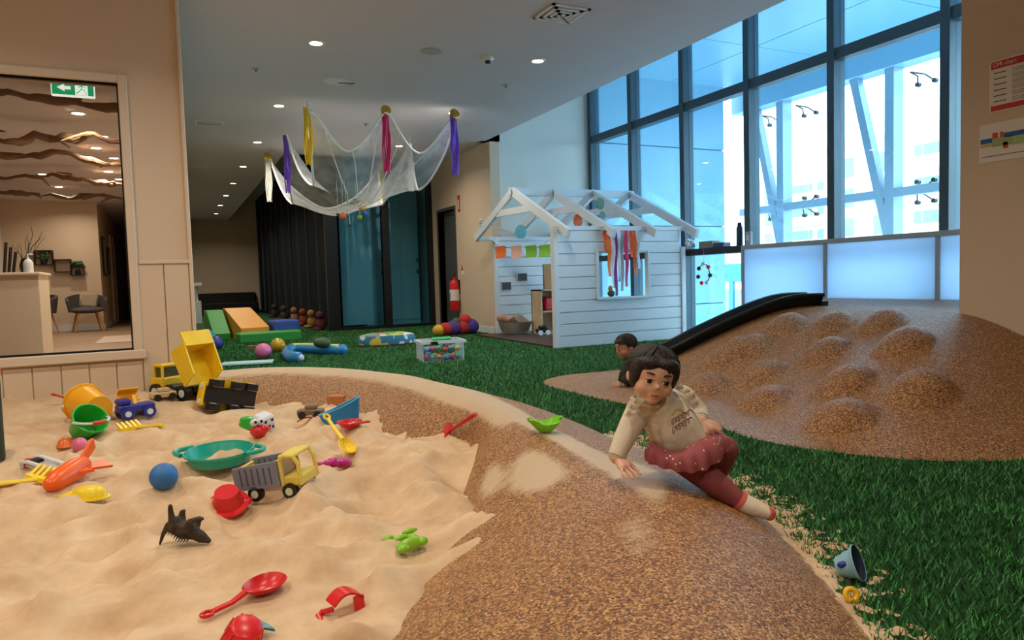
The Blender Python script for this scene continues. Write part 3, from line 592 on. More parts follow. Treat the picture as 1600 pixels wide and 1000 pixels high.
def tub_chair(x, y, rz, label, cushion):
    t = thing('tub_chair', label, 'chair', (x, y, 0), rz)
    MB().ell((0, 0, .43), (.31, .29, .07), 24, 10).build('seat', 'chair_grey', t, True)
    def sh(u, v): a_ = math.radians(-20+220*u); h = .40+(.22+.13*math.sin(math.pi*u))*v; r = .29+.05*v; return (r*math.cos(a_), r*math.sin(a_)*.95, h)
    MB().sheet(sh, 24, 6, .05).build('backrest', 'chair_grey', t, True)
    for sx, sy in ((1, 1), (1, -1), (-1, 1), (-1, -1)): MB().cyl((sx*.16, sy*.15, .4), (sx*.25, sy*.22, 0), .02, .012, 10).build('leg', 'chair_wood', t)
    if cushion:
        cu = MB().b2(-.16, .16, -.045, .045, -.15, .15, T(.05, .10, .62) @ RX(-14) @ RY(8), .04).build('cushion', 'cushion_beige', None, True, T(x, y, 0) @ RZ(math.degrees(rz))); tag(cu, 'beige cushion propped in the grey tub chair', 'cushion')
p = onY(137, 500, 16.4); tub_chair(p.x, 16.4, .2, 'grey tub chair with wooden legs and a beige cushion', True); p = onz(70, 517, 0); tub_chair(-2.35, 16.3, -.8, 'grey tub chair partly hidden by the reception counter', False)
for (a_, c_, w_, h_, pl_) in ((57, 414, 24, 22, 1), (88, 425, 22, 19, 0), (113, 430, 17, 16, 1)):
    p = onY(a_+w_/2-12, c_-10, 17.15); s = 1/pxm(p); p = onY(a_+w_/2, c_-h_/2, 17.15); hw = w_*s/2; hh = h_*s/2
    t = thing('wall_shelf', {57: 'black wire box shelf holding a big plant, on the lobby wall', 88: 'empty black wire box shelf between two plant shelves', 113: 'small black wire box shelf with a plant near the corridor'}[a_], 'shelf', (p.x, 17.12, p.z))
    for (q0, q1) in (((-hw, -hh), (hw, -hh)), ((hw, -hh), (hw, hh)), ((hw, hh), (-hw, hh)), ((-hw, hh), (-hw, -hh))):
        MB().bar((q0[0], 0, q0[1]), (q1[0], 0, q1[1]), .14, .018, up=(q0[1]-q1[1], 0, q1[0]-q0[0])).build('side', 'black_plastic', t)
    if pl_:
        pt = thing('shelf_plant', {57: 'green potted plant in the largest lobby wall shelf', 113: 'green potted plant in the smallest lobby wall shelf'}[a_], 'plant', (p.x, 17.12, p.z-hh+.01)); MB().lathe([(0, 0), (.05, 0), (.06, .08), (0, .08)], 14).build('pot', 'black_plastic', pt, True)
        for k in range(22): a2 = random.uniform(0, 6.28); r_ = random.uniform(.02, .12); MB().ell((r_*math.cos(a2), r_*math.sin(a2)*.4, .1+random.uniform(0, .16)), (.035, .03, .03), 8, 6).build('leaf', 'plant_green', pt, True)
for i, (y_, z_, hh_) in enumerate(((18.0, 1.55, .42), (19.2, 1.5, .3), (22.0, 1.5, .4))):
    t = thing('picture_frame', ['tall dark picture frame first on the corridor wall', 'dark picture frame beside the corridor door', 'dark picture frame past the corridor door'][i], 'picture', (-1.31, y_, z_)); MB().b2(0, .03, -.3, .3, -hh_, hh_).build('frame', 'black_plastic', t); MB().b2(.03, .034, -.25, .25, -hh_+.05, hh_-.05).build('print', 'cushion_beige', t)
rg = MB().b2(-1.1, -.2, 12.5, 14.2, 0, .012).build('rug', mat('rug_pale', 'b9a99b', .9, .06, 40)); tag(rg, 'pale flat rug on the lobby floor', 'rug')
mat('driftwood', '7a5c42', .8, .25, 12, .5, 30)
for i, (ya, za, n_) in enumerate(((7.6, 2.52, 9), (9.0, 2.45, 9), (10.6, 2.5, 9), (12.6, 2.48, 9), (14.5, 2.46, 8))):
    pts = []; rs = []
    for k in range(n_*7): u = k/(n_*7-1); pts.append((-4.2+4.0*u, ya+.5*nz(u*6, i*3.1)+.12*nz(u*19, i*1.7, 2), za+.10*nz(u*11, i*2, 4)+.05*nz(u*29, i, 7))); rs.append((.022+.07*abs(nz(u*9, i, 9)))*(1 if 0 < u < 1 else .4))
    bq = MB().tube(pts, rs, 8)
    for k in range(6, n_*7-6, 8): e_ = Vector(pts[k]); f_ = Vector((random.uniform(-.25, .25), random.uniform(-.3, .3), random.uniform(-.08, .06))); bq.tube([e_, e_+f_*.5+Vector((.05, 0, .03)), e_+f_*1.3], [.03, .02, .008], 6)
    dw = bq.build('driftwood_branch', 'driftwood', None, True); tag(dw, ['twisted driftwood branch hung under the lobby ceiling nearest the window', 'second driftwood branch hung under the lobby ceiling', 'middle driftwood branch hung under the lobby ceiling', 'fourth driftwood branch hung under the lobby ceiling', 'farthest driftwood branch hung under the lobby ceiling'][i], 'branch')
for a_, c_ in ((134, 161), (122, 177), (160, 213), (150, 231), (178, 247), (30, 244), (66, 272), (170, 268), (92, 292), (186, 280), (110, 308)):
    p = onz(a_, c_, 2.65); downlight(p.x, p.y, 2.65, 11, 'round warm downlight in the lobby ceiling', 'lobby downlights', r=.07, col=(1, .84, .66))
# ================================================================ playhouse
HX = [4.0, 4.6, 5.2, 5.8]; HY0, HY1 = 7.05, 9.42; HZ = 1.34
ph = thing('playhouse', 'white timber playhouse with open rafters and a shiplap front', 'playhouse', (4.8, 8.2, 0)); PO = Vector((4.8, 8.2, 0))
def hb(x0, x1, y0, y1, z0, z1, name, m='white_paint', bev=.004, par=None): return MB().b2(x0-PO.x, x1-PO.x, y0-PO.y, y1-PO.y, z0, z1, bev=bev).build(name, m, par or ph)
rows = 10; rh = HZ/rows; OX0, OX1, OZ0, OZ1 = 4.49, 5.2, .56, 1.09
for k in range(rows):
    z0_, z1_ = k*rh+.004, (k+1)*rh-.003
    if z1_ > OZ0+.02 and z0_ < OZ1-.02:
        hb(3.95, OX0, HY0, HY0+.03, z0_, z1_, 'plank'); hb(OX1, 5.7, HY0, HY0+.03, z0_, z1_, 'plank')
    else: hb(3.95, 5.7, HY0, HY0+.03, z0_, z1_, 'plank')
    hb(4.28, 5.75, HY1, HY1+.03, k*.14+.004, (k+1)*.14-.003, 'plank')
m_ = MB()
for a_ in ((3.95, OX0, 0, HZ), (OX1, 5.7, 0, HZ), (OX0, OX1, 0, OZ0-.01), (OX0, OX1, OZ1+.01, HZ)): m_.b2(a_[0]-PO.x, a_[1]-PO.x, HY0+.028-PO.y, HY0+.04-PO.y, a_[2], a_[3])
m_.build('lining_board', 'white_paint', ph)
for a_ in ((3.9, 3.96, HY0-.02, HY0+.06, 0, HZ), (5.7, 5.76, HY0-.02, HY0+.06, 0, HZ-.2), (4.24, 4.3, HY1-.03, HY1+.05, 0, 1.4), (5.72, 5.78, HY1-.03, HY1+.05, 0, 1.4)): hb(*a_, 'post')
for a_ in ((OX0-.03, OX0+.01, HY0-.015, HY0+.05, OZ0-.03, OZ1+.03), (OX1-.01, OX1+.03, HY0-.015, HY0+.05, OZ0-.03, OZ1+.03), (OX0, OX1, HY0-.015, HY0+.05, OZ1, OZ1+.03), (OX0-.03, OX1+.03, HY0-.03, HY0+.06, OZ0-.03, OZ0)): hb(*a_, 'window_trim')
hb(3.9, 5.85, HY0-.01, HY0+.07, HZ, HZ+.05, 'wall_plate'); hb(4.0, 5.85, HY1-.02, HY1+.06, 1.36, 1.42, 'wall_plate'); hb(3.93, 5.75, HY0+.03, HY1, .002, .022, 'deck', 'wood_floor')
RY_, RZ_ = 8.25, 1.93
for x in HX:
    for (p_, q_, nm) in (((x, RY_+.03, RZ_), (x, 6.86, 1.29), 'rafter'), ((x, RY_-.03, RZ_), (x, 9.52, 1.40), 'rafter'), ((x, 7.72, 1.66), (x, 8.76, 1.68), 'collar_tie')):
        MB().bar(Vector(p_)-PO, Vector(q_)-PO, .05 if nm == 'rafter' else .038, .10 if nm == 'rafter' else .085).build(nm, 'white_paint', ph)
hb(3.95, 5.86, RY_-.025, RY_+.025, 1.87, 1.97, 'ridge_beam')
# ribbons, bunting, papers
cols = ['e8641f', 'f07a28', 'e9e4ea', '8d1f86', 'dfe3ea', '9fa4ac', 'e0306c', 'ef5a24', 'e8641f', 'c7ccd4']; xs_ = [945, 951, 957, 961, 966, 971, 978, 986, 991, 996]; yb = [395, 432, 450, 462, 440, 455, 448, 402, 431, 420]
for k in range(10):
    a_ = onY(xs_[k], 366, HY0-.07); e_ = onY(xs_[k]+2, yb[k], HY0-.07); c_ = cols[k]
    wv = .046
    rb = MB().sheet(lambda u, v: (a_.x+(e_.x-a_.x)*u+wv*(v-.5), HY0-.07+.012*math.sin(u*9+k)+.008*math.sin(v*3+u*5), 1.335+(e_.z-1.335)*u), 14, 3, .002).build('ribbon', mat('ribbon_'+c_, c_, .6, .08, 30), None, True)
    tag(rb, ['short orange', 'long orange', 'white', 'long purple', 'pale silver', 'grey patterned', 'crimson pink', 'short bright orange', 'wide orange', 'pale grey'][k]+' ribbon hanging over the playhouse window', 'ribbon', 'ribbons over the playhouse window')
MB_l = MB().tube([(4.5, HY0-.07, 1.335), (5.1, HY0-.07, 1.337)], .004, 6).build('ribbon_string', 'white_paint'); tag(MB_l, 'thin string carrying the ribbons across the playhouse front', 'string')
fcol = ['e0702a', 'd8a9a0', '6fb13c', '7cc043']; fp = [(782, 394), (806, 394), (829, 393), (850, 392)]
ys = [9.0, 8.5, 8.0, 7.6]
for k in range(4):
    p = onX(*fp[k], 3.93); s = 8.5/pxm(p); f_ = MB().sheet(lambda u, v: (3.93+.01*math.sin(v*3), p.y+s*4.6*(u-.5)*.95, p.z+s*2.2*(v-.5)), 5, 5, .002).build('bunting_flag', mat('paper_'+fcol[k], fcol[k], .7, .15, 40), None, True)
    tag(f_, ['orange paper bunting flag', 'pink patterned paper bunting flag', 'green paper bunting flag with a dark animal print', 'light green paper bunting flag by the front post'][k]+' in the playhouse doorway', 'bunting')
st_ = [onX(a_, c_, 3.93) for a_, c_ in ((766, 372), (782, 384), (806, 384), (829, 382), (850, 381), (866, 370))]
tag(MB().tube(st_, .004, 6).build('bunting_string', 'white_paint'), 'white string of the playhouse bunting', 'string')
for k, (a_, c_, yy, r_, cc, lb) in enumerate(((814, 362, 7.9, .09, '6db6c4', 'blue paper octagon hanging in the playhouse gable'), (865, 338, 8.4, .07, 'b8cdbd', 'pale green paper disc hanging under the rafters'), (881, 315, 8.1, .05, 'b9c98a', 'small lime paper star on a rafter'), (903, 345, 7.6, .075, 'e0622d', 'orange folded paper hanging under the rafters'), (938, 318, 7.7, .07, '57806a', 'dark green printed paper under the rafters'), (941, 336, 7.75, .05, '78b3a5', 'small teal paper hanging beside the green print'), (955, 357, 7.3, .035, 'd9c7a8', 'tan paper ball above the ribbons'))):
    p = onY(a_, c_, yy); pts = [(r_*math.cos(math.pi*2*q/8+.4), r_*math.sin(math.pi*2*q/8+.4)*(1.15 if k in (3, 4) else 1)) for q in range(8)] if k != 2 else [((r_ if q % 2 else r_*.5)*math.cos(math.pi*q/5), (r_ if q % 2 else r_*.5)*math.sin(math.pi*q/5)) for q in range(10)]
    t = thing('hanging_paper', lb, 'decoration', p); MB().prism(pts, -.004, .004, RX(90) @ RY(10)).build('paper', mat('paper_'+cc, cc, .7, .2, 30), t); MB().cyl((0, 0, r_*.8), (0, 0, max(r_+.05, min(.35, 1.85-p.z))), .002, n=5).build('thread', 'white_paint', t)
mat('photo_dark', '4b4a4c', .5, .6, 45)
for k, (a_, c_) in enumerate(((791, 447), (816, 433))):
    p = onY(a_, c_, HY1-.012); pc = thing('wall_picture', ['small black and white photo low on the playhouse back wall', 'small black and white photo higher on the playhouse back wall'][k], 'picture', p); MB().b2(-.085, .085, -.006, .006, -.065, .065).build('card', 'white_paint', pc); MB().b2(-.075, .075, -.009, -.005, -.055, .055).build('print', 'photo_dark', pc)
mat('ply', 'c9b08c', .5, .08, 10); mat('red_plastic', 'd3222a', .32, .05, 10); mat('wicker', '8d8376', .9, .25, 70, .6, 120); mat('skin_doll', 'b98a6c', .5, .05, 20)
t = thing('toy_shelf', 'small plywood shelf unit inside the playhouse', 'shelf', (4.85, 8.75, .022))
for a_ in ((-.22, -.2, 0, .3, 0, .62), (.2, .22, 0, .3, 0, .98), (-.22, .22, .28, .3, 0, .62), (-.2, .2, 0, .3, 0, .02), (-.2, .2, 0, .3, .3, .32), (-.22, .22, 0, .3, .6, .62), (-.02, .22, .28, .3, .62, .98), (-.02, 0, 0, .3, .62, .98)): MB().b2(*a_).build('panel', 'ply', t)
for k in range(3): MB().b2(0, .2, .02, .26, .66+.1*k, .7+.1*k).build('tray', ['cabinet_teal', 'white_paint', 'cabinet_teal'][k], t)
tag(MB().b2(4.73, 4.99, 8.8, 9.0, .345, .53, bev=.02).build('red_tub', 'red_plastic'), 'red tub on the playhouse shelf', 'tub')
p = onz(812, 520, .022); t = thing('wicker_cradle', 'grey woven cradle basket on the playhouse floor', 'basket', (p.x-.12, 9.1, .022)); MB().shell([(.05, .02), (.2, .03), (.26, .17), (.245, .17), (.185, .05), (.05, .04)], 26, sy=.6).build('basket', 'wicker', t, True)
q = t.location; d_ = thing('baby_doll', 'bald baby doll lying in the woven cradle', 'doll', (q.x-.1, q.y-.02, .17)); blob('doll_body', [('ell', (-.13, 0, .09), (.065, .06, .065)), ('cap', (-.06, 0, .06), (.1, 0, .04), .055, .05), ('cap', (-.03, -.05, .06), (.02, -.1, .1), .022, .018), ('cap', (.1, -.03, .04), (.22, -.06, .05), .03, .02), ('cap', (.1, .03, .04), (.22, .06, .05), .03, .02)], 'skin_doll', d_, .01, 3)
bk = MB().sheet(lambda u, v: (q.x-.02+.24*u, q.y-.13+.26*v, .19+.06*math.sin(u*5)*math.sin(v*4)+.05*math.sin(math.pi*v)), 14, 14, .012).build('doll_blanket', mat('blanket_grey', '9d958a', .9, .1, 40), None, True); tag(bk, 'grey crumpled blanket over the baby doll', 'blanket')
p = onz(853, 524, .022); t = thing('toy_car', 'black toy car with white wheels on the playhouse floor', 'toy car', (p.x, p.y+.1, .022)); MB().b2(-.09, .09, -.05, .05, .03, .09, bev=.015).build('body', 'black_plastic', t); MB().b2(-.05, .05, -.045, .045, .09, .13, bev=.015).build('cabin', 'black_plastic', t)
for sx in (-.055, .055):
    for sy in (-.055, .055): MB().cyl((sx, sy-.012, .035), (sx, sy+.012, .035), .034, n=16).build('wheel', 'white_paint', t)
p = onY(955, 458, HY0+.01); t = thing('toy_flower', 'small yellow and green toy figure on the playhouse window sill', 'toy', (p.x, HY0+.01, OZ0)); MB().ell((0, 0, .04), (.05, .03, .04), 14, 8).build('base', 'plant_green', t, True); MB().ell((-.01, 0, .1), (.028, .028, .035), 12, 8).build('head', mat('toy_amber', 'c98a2a', .5), t, True)
# ================================================================ window ledge things
L0 = 1.11
t = thing('flask', 'dark blue drinking flask on the window ledge', 'bottle', (5.95, 6.3, L0)); MB().lathe([(0, 0), (.038, 0), (.038, .2), (.03, .225), (0, .225)], 20).build('flask_body', mat('navy', '1d3a5c', .35), t, True); MB().cyl((0, 0, .225), (0, 0, .27), .026, .022, 16).build('cap', 'black_plastic', t)
tag(MB().b2(5.9, 6.04, 6.72, 6.95, L0, L0+.085, bev=.004).build('cardboard_box', 'wicker'), 'brown cardboard box on the window ledge', 'box'); tag(MB().b2(5.9, 6.02, 6.52, 6.69, L0, L0+.055, bev=.003).build('blue_box', 'navy'), 'low navy box beside the brown one on the ledge', 'box')
t = thing('paper_pompom', 'white crumpled paper flower on the end of the window ledge', 'decoration', (5.88, 7.08, L0+.07))
for k in range(16): a_ = random.uniform(0, 6.28); z_ = random.uniform(-.05, .05); MB().ell((.035*math.cos(a_), .04*math.sin(a_), z_), (.03, .03, .022), 8, 6).build('petal', 'white_paint', t, True)
t = thing('wall_phone', 'small grey control box fixed to the window mullion', 'switch', (5.88, 6.08, 1.18)); MB().b2(-.02, .02, -.04, .04, -.08, .08, bev=.006).build('case', 'grey_rail', t); MB().b2(-.024, -.02, -.02, .02, -.02, .04).build('button', 'white_paint', t)
t = thing('wire_mobile', 'dark wire mobile with small beads hanging in the lower window', 'mobile', onX(1100, 428, 5.86)); MB().tube([(.0, .1*math.cos(k*.5), .12*math.sin(k*.5)) for k in range(1, 10)], .006, 6).build('wire', 'twig', t)
for k in range(7): MB().ell((0, .11*math.cos(.6+k*.9), .12*math.sin(.6+k*.9)), .026, 10, 8).build('bead', ['twig', 'white_paint', 'red_plastic'][k % 3], t, True)
MB().cyl((0, 0, .1), (0, 0, .3), .002, n=5).build('thread', 'white_paint', t)
# ================================================================ signs, extinguisher, notices
mat('sign_red', 'c22a2a', .5, .04, 10); mat('paper_white', 'e4dfd8', .7, .02, 10); mat('ink', '6c6a70', .8); mat('ink_dark', '2a2a2c', .7)
XS = 4.25
p = onX(717, 318, XS); t = thing('extinguisher_sign', 'small red and white fire extinguisher location sign', 'sign', (XS, p.y, p.z)); MB().b2(-.006, 0, -.045, .045, -.13, .13).build('plate', 'sign_red', t); MB().b2(-.009, -.005, -.02, .02, -.09, .06).build('pictogram', 'paper_white', t)
p = onX(723, 422, XS); t = thing('instruction_sign', 'red and white triangular-topped sign just above the extinguisher', 'sign', (XS, p.y, p.z)); MB().b2(-.006, 0, -.06, .06, -.08, .06).build('plate', 'paper_white', t); MB().prism([(-.05, 0), (.05, 0), (0, .09)], 0, .003, T(-.006, 0, .0) @ RY(-90) @ RZ(-90)).build('triangle', 'sign_red', t)
p = onX(752, 358, XS); t = thing('toilet_sign', 'small grey and white restroom sign on the cream wall', 'sign', (XS, p.y, p.z)); MB().b2(-.006, 0, -.06, .06, -.16, .16).build('plate', 'paper_white', t)
for k, y_ in enumerate((-.03, .03)): MB().b2(-.009, -.005, y_-.012, y_+.012, -.1, .0).build('figure', 'ink_dark', t)
for k in range(3): MB().b2(-.009, -.005, -.045, .045, .04+.035*k, .055+.035*k).build('text_line', 'ink', t)
p = onX(719, 485, XS); q = onX(718, 432, XS)
t = thing('fire_extinguisher', 'red fire extinguisher with black hose hung on the cream wall', 'extinguisher', (XS-.09, p.y, p.z)); H = q.z-p.z
MB().lathe([(0, 0), (.07, 0), (.078, .02), (.078, H*.78), (.06, H*.88), (.025, H*.92), (.025, H), (0, H)], 26).build('cylinder', 'red_plastic', t, True); MB().lathe([(.079, H*.3), (.0795, H*.3), (.0795, H*.62), (.079, H*.62)], 26).build('label_band', 'paper_white', t, True)
for k in range(3): MB().b2(-.081, -.078, -.03, .03, H*(.36+.06*k), H*(.385+.06*k)).build('text_line', 'ink_dark', t)
MB().bar((0, 0, H), (-.02, -.1, H+.05), .02, .02).build('lever', 'black_plastic', t); MB().tube([(0, .02, H), (0, .09, H-.02), (-.02, .11, H*.6), (-.02, .10, H*.2)], .012, 8).build('hose', 'black_plastic', t); MB().b2(.06, .09, -.04, .04, H*.5, H*.9).build('bracket', 'black_plastic', t)
# notices on the right wall (plane x = 4.2)
XR = 4.2
a_ = onX(1547, 97, XR); c_ = onX(1547, 177, XR); y1_ = a_.y; wn = .30; hn = (a_.z-c_.z); zc = (a_.z+c_.z)/2
t = thing('red_notice', 'white printed notice with red header and footer bands on the right wall', 'poster', (XR, y1_-wn/2, zc)); MB().b2(-.003, 0, -wn/2, wn/2, -hn/2, hn/2).build('sheet', 'paper_white', t)
for z0_, z1_ in ((hn*.33, hn*.47), (-hn*.48, -hn*.38)): MB().b2(-.005, -.002, -wn*.47, wn*.47, z0_, z1_).build('band', 'sign_red', t)
def txt(s, size, loc, par, m, name='lettering'):
    cu = bpy.data.curves.new(name, 'FONT'); cu.body = s; cu.size = size; cu.extrude = .0006; cu.align_x = 'LEFT'; o0 = bpy.data.objects.new(name, cu); COL.objects.link(o0)
    me = bpy.data.meshes.new_from_object(o0.evaluated_get(bpy.context.evaluated_depsgraph_get())); bpy.data.objects.remove(o0)
    me.materials.clear(); me.materials.append(MATS[m]); o = bpy.data.objects.new(name, me); COL.objects.link(o); o.parent = par; return o
FW = Matrix(((0, 0, -1, 0), (-1, 0, 0, 0), (0, 1, 0, 0), (0, 0, 0, 1)))     # text plane facing -x, reading towards -y
txt('CPR chart', .03, 0, t, 'paper_white').matrix_local = T(-.006, wn*.44, hn*.37) @ FW
for k in range(6):
    MB().b2(-.0045, -.0025, wn*.2, wn*.42, hn*(.24-.11*k), hn*(.255-.11*k)).build('text_line', 'ink_dark', t)
    for q in range(3): MB().b2(-.0045, -.0025, -wn*(.42-.12*(q % 2)), wn*.1, hn*(.27-.11*k-.03*q), hn*(.278-.11*k-.03*q)).build('text_line', 'ink', t)
a_ = onX(1531, 197, XR); c_ = onX(1531, 256, XR); hn = a_.z-c_.z; wn = .36
t = thing('evacuation_plan', 'white landscape floor plan with blue, green and red blocks on the right wall', 'poster', (XR, a_.y-wn/2, (a_.z+c_.z)/2)); MB().b2(-.003, 0, -wn/2, wn/2, -hn/2, hn/2).build('sheet', 'paper_white', t)
for (u0, u1, v0, v1, cc) in ((.02, .2, .0, .12, '2a62a8'), (.2, .5, -.12, .1, '9fb07a'), (.2, .28, .1, .24, 'c2482f'), (.31, .36, .1, .24, 'c2482f'), (.37, .7, .08, .2, '2a62a8'), (.36, .43, -.2, -.04, 'c2482f'), (.02, .2, -.1, .0, 'c9b98a'), (.5, .95, -.14, .08, 'a9c08a')):
    MB().b2(-.005, -.002, wn*(.5-u1), wn*(.5-u0), hn*v0, hn*v1).build('plan_block', mat('plan_'+cc, cc, .7), t)
MB().b2(-.0045, -.0025, -wn*.45, wn*.45, -hn*.36, -hn*.34).build('text_line', 'ink', t)
# ================================================================ slide on the mound
mat('slide_black', '10181a', .28, .1, 10)
sl = thing('slide', 'black moulded plastic slide running down the side of the rubber mound', 'slide', (3.6, 4.75, 0)); SO = Vector((3.6, 4.75, 0))
path = [Vector(p) for p in ((3.42, 4.72, .03), (3.62, 4.66, .07), (3.85, 4.56, .16), (4.1, 4.45, .28), (4.28, 4.36, .385), (4.42, 4.28, .485), (4.53, 4.2, .54), (4.66, 4.1, .52))]
side = Vector((.47, .88, 0)); HW = .19
_gp = G.reshape(-1, 3)
for p in path:
    near = [_gp[np.argmin(((_gp[:, :2]-np.array((p+side*k)[:2]))**2).sum(1))][2] for k in (-.19, -.1, 0)]; p.z = max(near)+.012 if p.z < .5 else max(p.z, max(near)+.012)
def sl_pt(u, v):
    p = cr(path, u*(len(path)-1)); a = (v-.5)*2; lip = .075*smooth01((abs(a)-.62)/.3); return p + side*(HW*a) + Vector((0, 0, lip)) - SO
MB().sheet(sl_pt, 48, 20, .022).build('chute', 'slide_black', sl, True)
for sg in (0, 1): MB().tube([sl_pt(k/40, sg) for k in range(41)], .014, 10).build('side_rail', 'slide_black', sl, True)
p = path[-1]-SO; MB().bar(p+side*-.2+Vector((0, 0, .0)), p+side*.2+Vector((0, 0, .0)), .05, .05).build('top_lip', 'slide_black', sl)
# ================================================================ net canopy under the ceiling
def mk_net():
    m = bpy.data.materials.new('net'); m.use_nodes = True; n = m.node_tree.nodes; l = m.node_tree.links; b = n['Principled BSDF']; o = n['Material Output']; b.inputs['Base Color'].default_value = lin('eef0f2'); b.inputs['Roughness'].default_value = .8
    t = n.new('ShaderNodeBsdfTransparent'); x = n.new('ShaderNodeMixShader'); nzz = n.new('ShaderNodeTexNoise'); nzz.inputs['Scale'].default_value = 6; r = n.new('ShaderNodeMapRange'); r.inputs['From Min'].default_value = .3; r.inputs['From Max'].default_value = .7; r.inputs['To Min'].default_value = .26; r.inputs['To Max'].default_value = .5
    tc = n.new('ShaderNodeTexCoord'); l.new(tc.outputs['Object'], nzz.inputs['Vector']); l.new(nzz.outputs['Fac'], r.inputs['Value']); l.new(r.outputs[0], x.inputs[0]); l.new(t.outputs[0], x.inputs[1]); l.new(b.outputs[0], x.inputs[2]); l.new(x.outputs[0], o.inputs[0]); MATS['net'] = m
mk_net(); mat('net_hem', 'f0f2f4', .8)
ANC = [(1.4, 7.85), (2.24, 7.8), (3.02, 7.72), (1.4, 9.4), (1.38, 11.1), (3.12, 11.25), (3.06, 9.5)]
def net_z(x, y):
    s = sum(math.exp(-9*math.hypot(x-a, y-c_)) for a, c_ in ANC); dmin = max(0, -math.log(s)/9)
    ctr = math.exp(-((x-2.1)/.5)**2-((y-9.5)/1.0)**2)
    return 2.77 - 1.0*(1-math.exp(-dmin/.5)) - .22*ctr + .02*nz(x*3, y*3, 6)
def net_xy(u, v):
    y = 7.76+(11.2-7.76)*v; x = 1.4+(3.05-1.4)*u
    d = min(abs(y-q) for q in (7.8, 9.45, 11.15)); x += (.5-u)*.35*min(1, d/.8)
    dx = min(abs(x-q) for q in (1.4, 2.24, 3.04)); y += (.5-v)*.25*min(1, dx/.42)*(abs(v-.5)*2)**3
    return x, y
nt = thing('net_canopy', 'sheer white net draped in swags below the ceiling', 'canopy', (2.2, 9.5, 2.8)); NO = Vector((2.2, 9.5, 2.8))
def npt(u, v): x, y = net_xy(u, v); return Vector((x, y, net_z(x, y)))-NO
g_ = MB(); g_.grid(npt, 70, 130); o_ = g_.build('net', 'net', nt, fix=False); o_.data.polygons.foreach_set('use_smooth', [True]*len(o_.data.polygons))
for e_ in range(4):
    MB().tube([npt(k/120, 0) if e_ == 0 else npt(k/120, 1) if e_ == 1 else npt(0, k/120) if e_ == 2 else npt(1, k/120) for k in range(121)], .013, 6).build('hem', 'net_hem', nt, True)
for k in range(5):
    x = .1+.18*k; MB().tube([npt(.5+(x-.5)*(1-q/60), q/60*.5) for q in range(56)], .006, 5).build('fold', 'net_hem', nt, True)
mat('gold', 'd9b45a', .25, .05, 20, metal=.9)
for k, (ax, ay, bx, by, cc, nm, dsc) in enumerate(((480, 175, 483, 265, 'f0d23a', 'bright yellow', 0), (604, 176, 607, 270, 'e0317c', 'hot pink', 1), (706, 184, 710, 277, '7a52d6', 'violet', 1), (446, 210, 450, 300, '6f4cc4', 'slim violet', 0), (421, 246, 424, 315, 'ecece8', 'white', 1), (592, 258, 596, 317, 'e8cf3c', 'short yellow', 2), (641, 224, 643, 298, 'e6eaee', 'white gauzy', 0))):
    a_ = ANC[[0, 1, 2, 3, 4, 5, 6][k]]; top = Vector((a_[0], a_[1], 2.76)); s = 1/pxm(top); L = (by-ay)*s; w_ = (11 if k < 3 else 8)*s/2
    t = thing('hanging_tassel', nm+' fabric tassel hanging from a net anchor', 'tassel', top); mt = mat('tassel_'+cc, cc, .7, .12, 25)
    for q in range(5): MB().sheet(lambda u, v: (w_*(q-2)*.42+w_*.5*(v-.5)+.008*math.sin(u*7+q), .012*math.cos(q*1.3)+.008*math.sin(v*4+u*6+q), -.06-L*u*(1-.03*(q % 2))), 14, 3, .003).build('strip', mt, t, True)
    if dsc: MB().lathe([(0, -.004), (.055, -.004), (.06, 0), (.055, .004), (0, .004)], 28, T(0, -.03, -.05) @ RX(75)).build('disc', 'gold', t, True)
    MB().cyl((0, 0, -.07), (0, 0, .035), .004, n=6).build('hook', 'net_hem', t)
mb_ = thing('bead_mobile', 'mobile of coloured balls dangling below the net canopy', 'mobile', (2.25, 9.4, 2.0))
for (a_, c_, r_, cc) in ((566, 325, .045, 'd9a033'), (569, 333, .04, '2c5fa8'), (562, 340, .035, '8fb83a'), (536, 338, .05, 'd46a3a'), (528, 335, .022, '2b4a3a'), (541, 337, .03, '6b3a24'), (547, 352, .02, '2b3a3a'), (556, 312, .025, '2a2a2c')):
    p = onY(a_, c_, 9.4)-mb_.location; MB().ell(p, r_, 16, 10).build('ball', mat('ball_'+cc, cc, .35), mb_, True); MB().cyl(p, (p.x, p.y, .15), .002, n=5).build('thread', 'net_hem', mb_)
for k in range(3): MB().bar((-.02-.04*k, 0, -.12-.012*k), (.10-.06*k, .03, -.105-.02*k), .03, .008).build('leaf', 'twig', mb_)
# ================================================================ things on the grass
def ball(a_, c_, rpx, cc, name, label, z=0, rough=.35, gold=False):
    p = onz(a_, c_+rpx*.9, z); r_ = rpx/pxm(p); p = Vector((p.x, p.y, z+r_))
    o = MB().ell((0, 0, 0), r_, 32, 20).build(name, mat('ball_'+cc, cc, rough, .12, 14) if not gold else mat('gold_ball', cc, .3, .4, 40, metal=.3), None, True, T(p)); return tag(o, label, 'ball')
ball(322, 531, 15.5, '3f9fae', 'play_ball', 'large teal ball by the end of the wall'); ball(338, 537, 11, '3a3f9a', 'play_ball', 'dark blue speckled ball beside the large teal ball'); ball(315, 549, 6.5, '6a4fc0', 'play_ball', 'small purple ball half hidden by the wall'); ball(412, 550, 12.5, 'e27bb4', 'play_ball', 'pink rubber ball on the grass'); ball(435, 541, 11.5, 'c8a03a', 'play_ball', 'gold glitter ball behind the pink ball', gold=True)
mat('foam_orange', 'e8a02a', .5, .04, 8); mat('foam_blue', '2f4fa8', .5, .04, 8); mat('foam_green', '2f9a3c', .5, .04, 8)
p = onz(400, 533, 0); f0 = p
sp_ = thing('soft_slide', 'orange foam wedge slide block of the soft-play set', 'soft play', (p.x, p.y, 0), .1)
